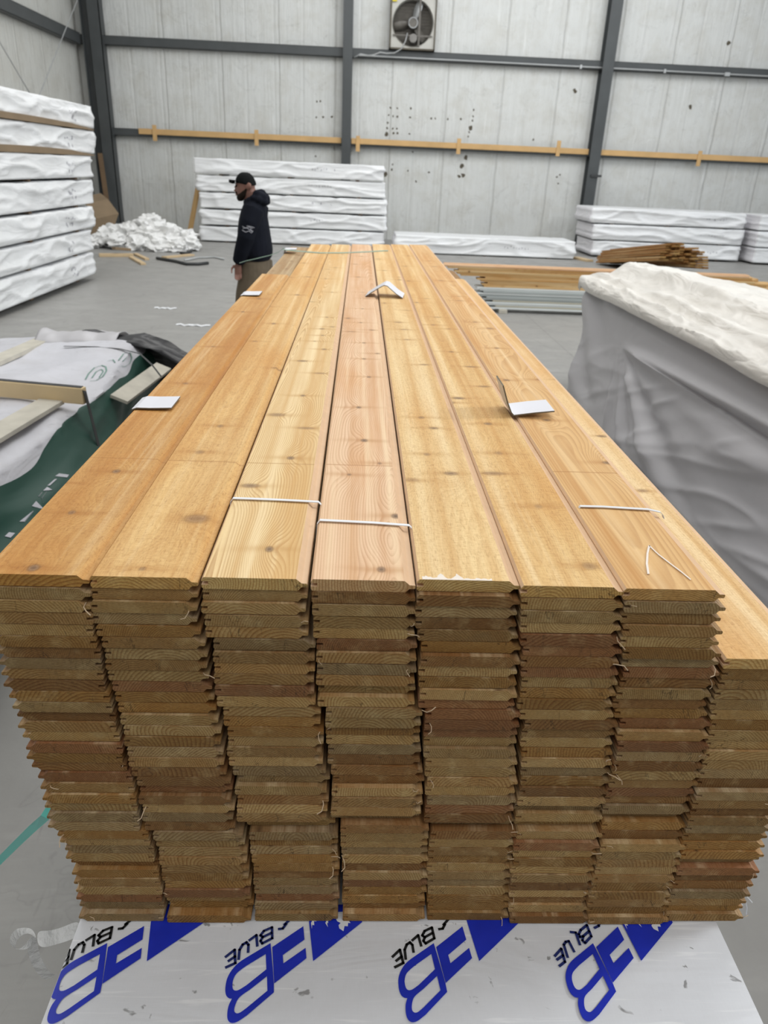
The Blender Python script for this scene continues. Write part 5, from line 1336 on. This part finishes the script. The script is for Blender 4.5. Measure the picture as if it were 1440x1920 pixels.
def hand(wr, dirv, s):
    d = Vector(dirv).normalized(); pal = wr + d*0.045
    side = Vector((1, 0.15, 0)); side = (side - d*side.dot(d)).normalized(); nrm = d.cross(side)
    rings = []
    for f, w1, t1 in ((-.01, .024, .021), (.02, .030, .017), (.06, .035, .016), (.088, .034, .013)):
        c_ = wr + d*f
        rings.append([tuple(c_ + side*(math.cos(2*math.pi*j/12)*w1) + nrm*(math.sin(2*math.pi*j/12)*t1)) for j in range(12)])
    b.loft(rings)
    for i, (off, L) in enumerate(((-.026, .060), (-.009, .069), (.009, .065), (.025, .050))):
        p0 = wr + d*.080 + side*off; p1 = p0 + d*L*.45 + nrm*s*.006; p2 = p1 + d*L*.30 + nrm*s*.016; p3 = p2 + d*L*.16 + nrm*s*.020
        b.tube([p0, p1, p2, p3], [.0088, .0082, .0076, .006], 8); b.ball(tuple(p3), .006, 8)
    p0 = wr + d*.022 - side*.034; p1 = p0 - side*.024 + d*.028 + nrm*s*.010; p2 = p1 + d*.032 + nrm*s*.016
    b.tube([p0, p1, p2], [.013, .0105, .008], 8); b.ball(tuple(p2), .008, 8)
hand(arm_n[-1], (-.06, .06, -1), 1); hand(arm_f[-1], (-.10, -.05, -1), -1)
def legs(mb, k_, mat=0, foot=True):
    hip = W(481, 494)
    for s, kx, ax_ in ((-1, 458, 452), (1, 484, 494)):
        kn = W(kx, 585, s*.11); an = Vector((W(ax_, 620).x, PY + s*.12, 0.10)); kn.z = 0.50
        hp = Vector((hip.x + (-.03 if s < 0 else .01), PY + s*.08, zh - 0.03)); m1 = hp.lerp(kn, .5); m2 = kn.lerp(an, .45)
        mb.tube([hp + Vector((0, 0, .05)), hp, m1, kn, m2, an], [.105*k_, .105*k_, .088*k_, .066*k_, .062*k_, .045*k_] if not foot else [.082, .082, .074, .056, .052, .040], 14, up=(0, 1, 0))
        if foot: mb.tube([an + Vector((.04, 0, -.02)), an + Vector((-.02, 0, -.035)), an + Vector((-.12, 0, -.055)), an + Vector((-.20, 0, -.07))], [.04, .045, .042, .025], 12)
legs(b, 1.0)
o = remesh(b.build('body', MAT['skin'], man, smooth=True), .0055, 3)
for s in (-1, 1):
    MB().ball(tuple(W(443.9, 348.6, s*.031)), (.009, .013, .008), 10).build('eye', MAT['cap'], man)
# beard
b = MB()
b.loft([ring(*q) for q in ((350,462,467,.0775),(354,458,469,.0775),(358,450,470,.0755),(362,446.5,470,.071),(365.5,444.4,469,.067),(369,443.6,466,.060),(373,444.2,460,.046),(377,447,454,.022))])
b.tube([W(444.5, 361.2, -.030), W(442.4, 360.2, 0), W(444.5, 361.2, .030)], .0085, 8)
remesh(b.build('beard', MAT['hair'], man, smooth=True), .006, 2)
# cap
b = MB()
b.loft([ring(*q) for q in ((322.6,454,464,.022),(324,450,468.5,.046),(327.5,446,473,.068),(332.5,442.8,476.5,.082),(338,441.2,479,.088),(342.5,441.5,480.5,.089),(347,462,480.5,.086))])
crown = remesh(b.build('cap', MAT['cap'], man, smooth=True), .007, 2)
b = MB(); n = 14; vs_ = []
for lay in (0, 1):
    for i in range(n+1):
        f = i/n*2 - 1; yy = f*.080; xx = 445 + 4*(abs(f)**2)
        a_ = W(xx, 342.0, yy); tip = W(429 + 9.5*f*f, 340.3 + 2.5*f*f, yy*0.92)
        for t_ in (0, .5, 1):
            p = a_.lerp(tip, t_); vs_.append((p.x, p.y, p.z + (0.018 if lay == 0 else -0.006)*(1 if True else 0)))
m_ = 3*(n+1); fs_ = []
for i in range(n):
    for t_ in range(2):
        a = i*3+t_; fs_ += [(a, a+1, a+4, a+3), (m_+a, m_+a+3, m_+a+4, m_+a+1)]
    fs_ += [(i*3+2, m_+i*3+2, m_+i*3+5, i*3+5)]
b.add(vs_, fs_); b.build('visor', MAT['cap'], crown, smooth=True)
crown.children[0].location = (0, 0, 0)
# hoodie
b = MB()
b.loft([ring(*q) for q in ((374,463,490,.10),(379,459,494,.15),(385,456,497,.20),(396,452,500,.225),(412,448,503,.23),(430,446,506,.228),(448,445.5,509,.225),(464,446.5,511.5,.225),(474,450,511,.222),(480,455,509,.205),(486,461,505,.19))], )
def sleeve(P, k_): b.tube(P[:-1] + [P[-2].lerp(P[-1], .80), P[-2].lerp(P[-1], .98)], [r_*k_ for r_ in (.095, .088, .076, .066, .058, .044)], 16)
sleeve(arm_n, 1.0); sleeve(arm_f, 1.0)
for (px, py, dy, r_) in ((484,363,-.07,.040),(490,363,0,.046),(484,363,.07,.040),(493,369,-.06,.048),(496,372,0,.052),(493,369,.06,.048),(488,374,-.10,.045),(488,374,.10,.045),(478,370,-.095,.032),(478,370,.095,.032),(470,374,-.085,.030),(470,374,.085,.030),(464,377,-.05,.028),(464,377,.05,.028),(461.5,379,0,.028),(499,378,0,.04),(497,378,-.07,.04),(497,378,.07,.04)):
    b.ball(tuple(W(px, py, dy)), (r_, r_*1.15, r_*.85), 12)
hd = remesh(b.build('hoodie', MAT['hoodie'], man, smooth=True), .009, 3)
# pale scribbled print on the near sleeve
b = MB()
for pts in (((464,420),(470,423),(476,421),(481,424)), ((465,424),(471,422),(477,426),(482,429)), ((464,427),(470,430),(476,428),(480,432)), ((472,419),(478,420),(483,422)), ((478,424),(481,431))):
    P = []
    for px, py in pts:
        p = W(px, py, 0); f = (px - 472)/18.0
        P.append(Vector((p.x, PY - .318 + .05*f*f*2, p.z)))
    b.tube(P, .0028, 6)
o = b.build('sleeve_print', MAT['ink_white'], hd); o.location = (0, 0, 0)
sw = o.modifiers.new('wrap', 'SHRINKWRAP'); sw.target = hd; sw.wrap_method = 'NEAREST_SURFACEPOINT'; sw.wrap_mode = 'ABOVE_SURFACE'; sw.offset = 0.003
# trousers and boots
b = MB()
b.loft([ring(*q) for q in ((478,458,503,.165),(488,456,505,.185),(500,456,505,.19),(512,456,504,.185),(522,458,500,.16))])
hip = W(481, 494)
for s, kx, ax_ in ((-1, 458, 452), (1, 486, 495)):
    kn = W(kx, 585, s*.11); kn.z = 0.50; an = Vector((W(ax_, 620).x, PY + s*.12, 0.07))
    hp = Vector((hip.x + (-.04 if s < 0 else .03), PY + s*.09, zh)); m1 = hp.lerp(kn, .5); m2 = kn.lerp(an, .45)
    b.tube([hp + Vector((0, 0, .02)), hp - Vector((0, 0, .10)), m1, kn, m2, an], [.108, .112, .102, .088, .084, .080], 16, up=(0, 1, 0))
remesh(b.build('trousers', MAT['pants'], man, smooth=True), .010, 3)
for s, ax_ in ((-1, 452), (1, 495)):
    x = W(ax_, 620).x; y = PY + s*.12; b = MB()
    b.tube([(x + .075, y, .05), (x + .02, y, .06), (x - .08, y, .052), (x - .17, y, .04), (x - .215, y, .03)], [.035, .052, .052, .046, .025], 14, ry=[.045, .058, .050, .036, .022], up=(0, 0, 1))
    b.box((x - .21, y - .045, 0.0), (x + .09, y + .045, .022), bev=.008); b.tube([(x, y, .05), (x, y, .15)], .055, 14)
    remesh(b.build('boot', MAT['boot'], man, smooth=True), .007, 2)
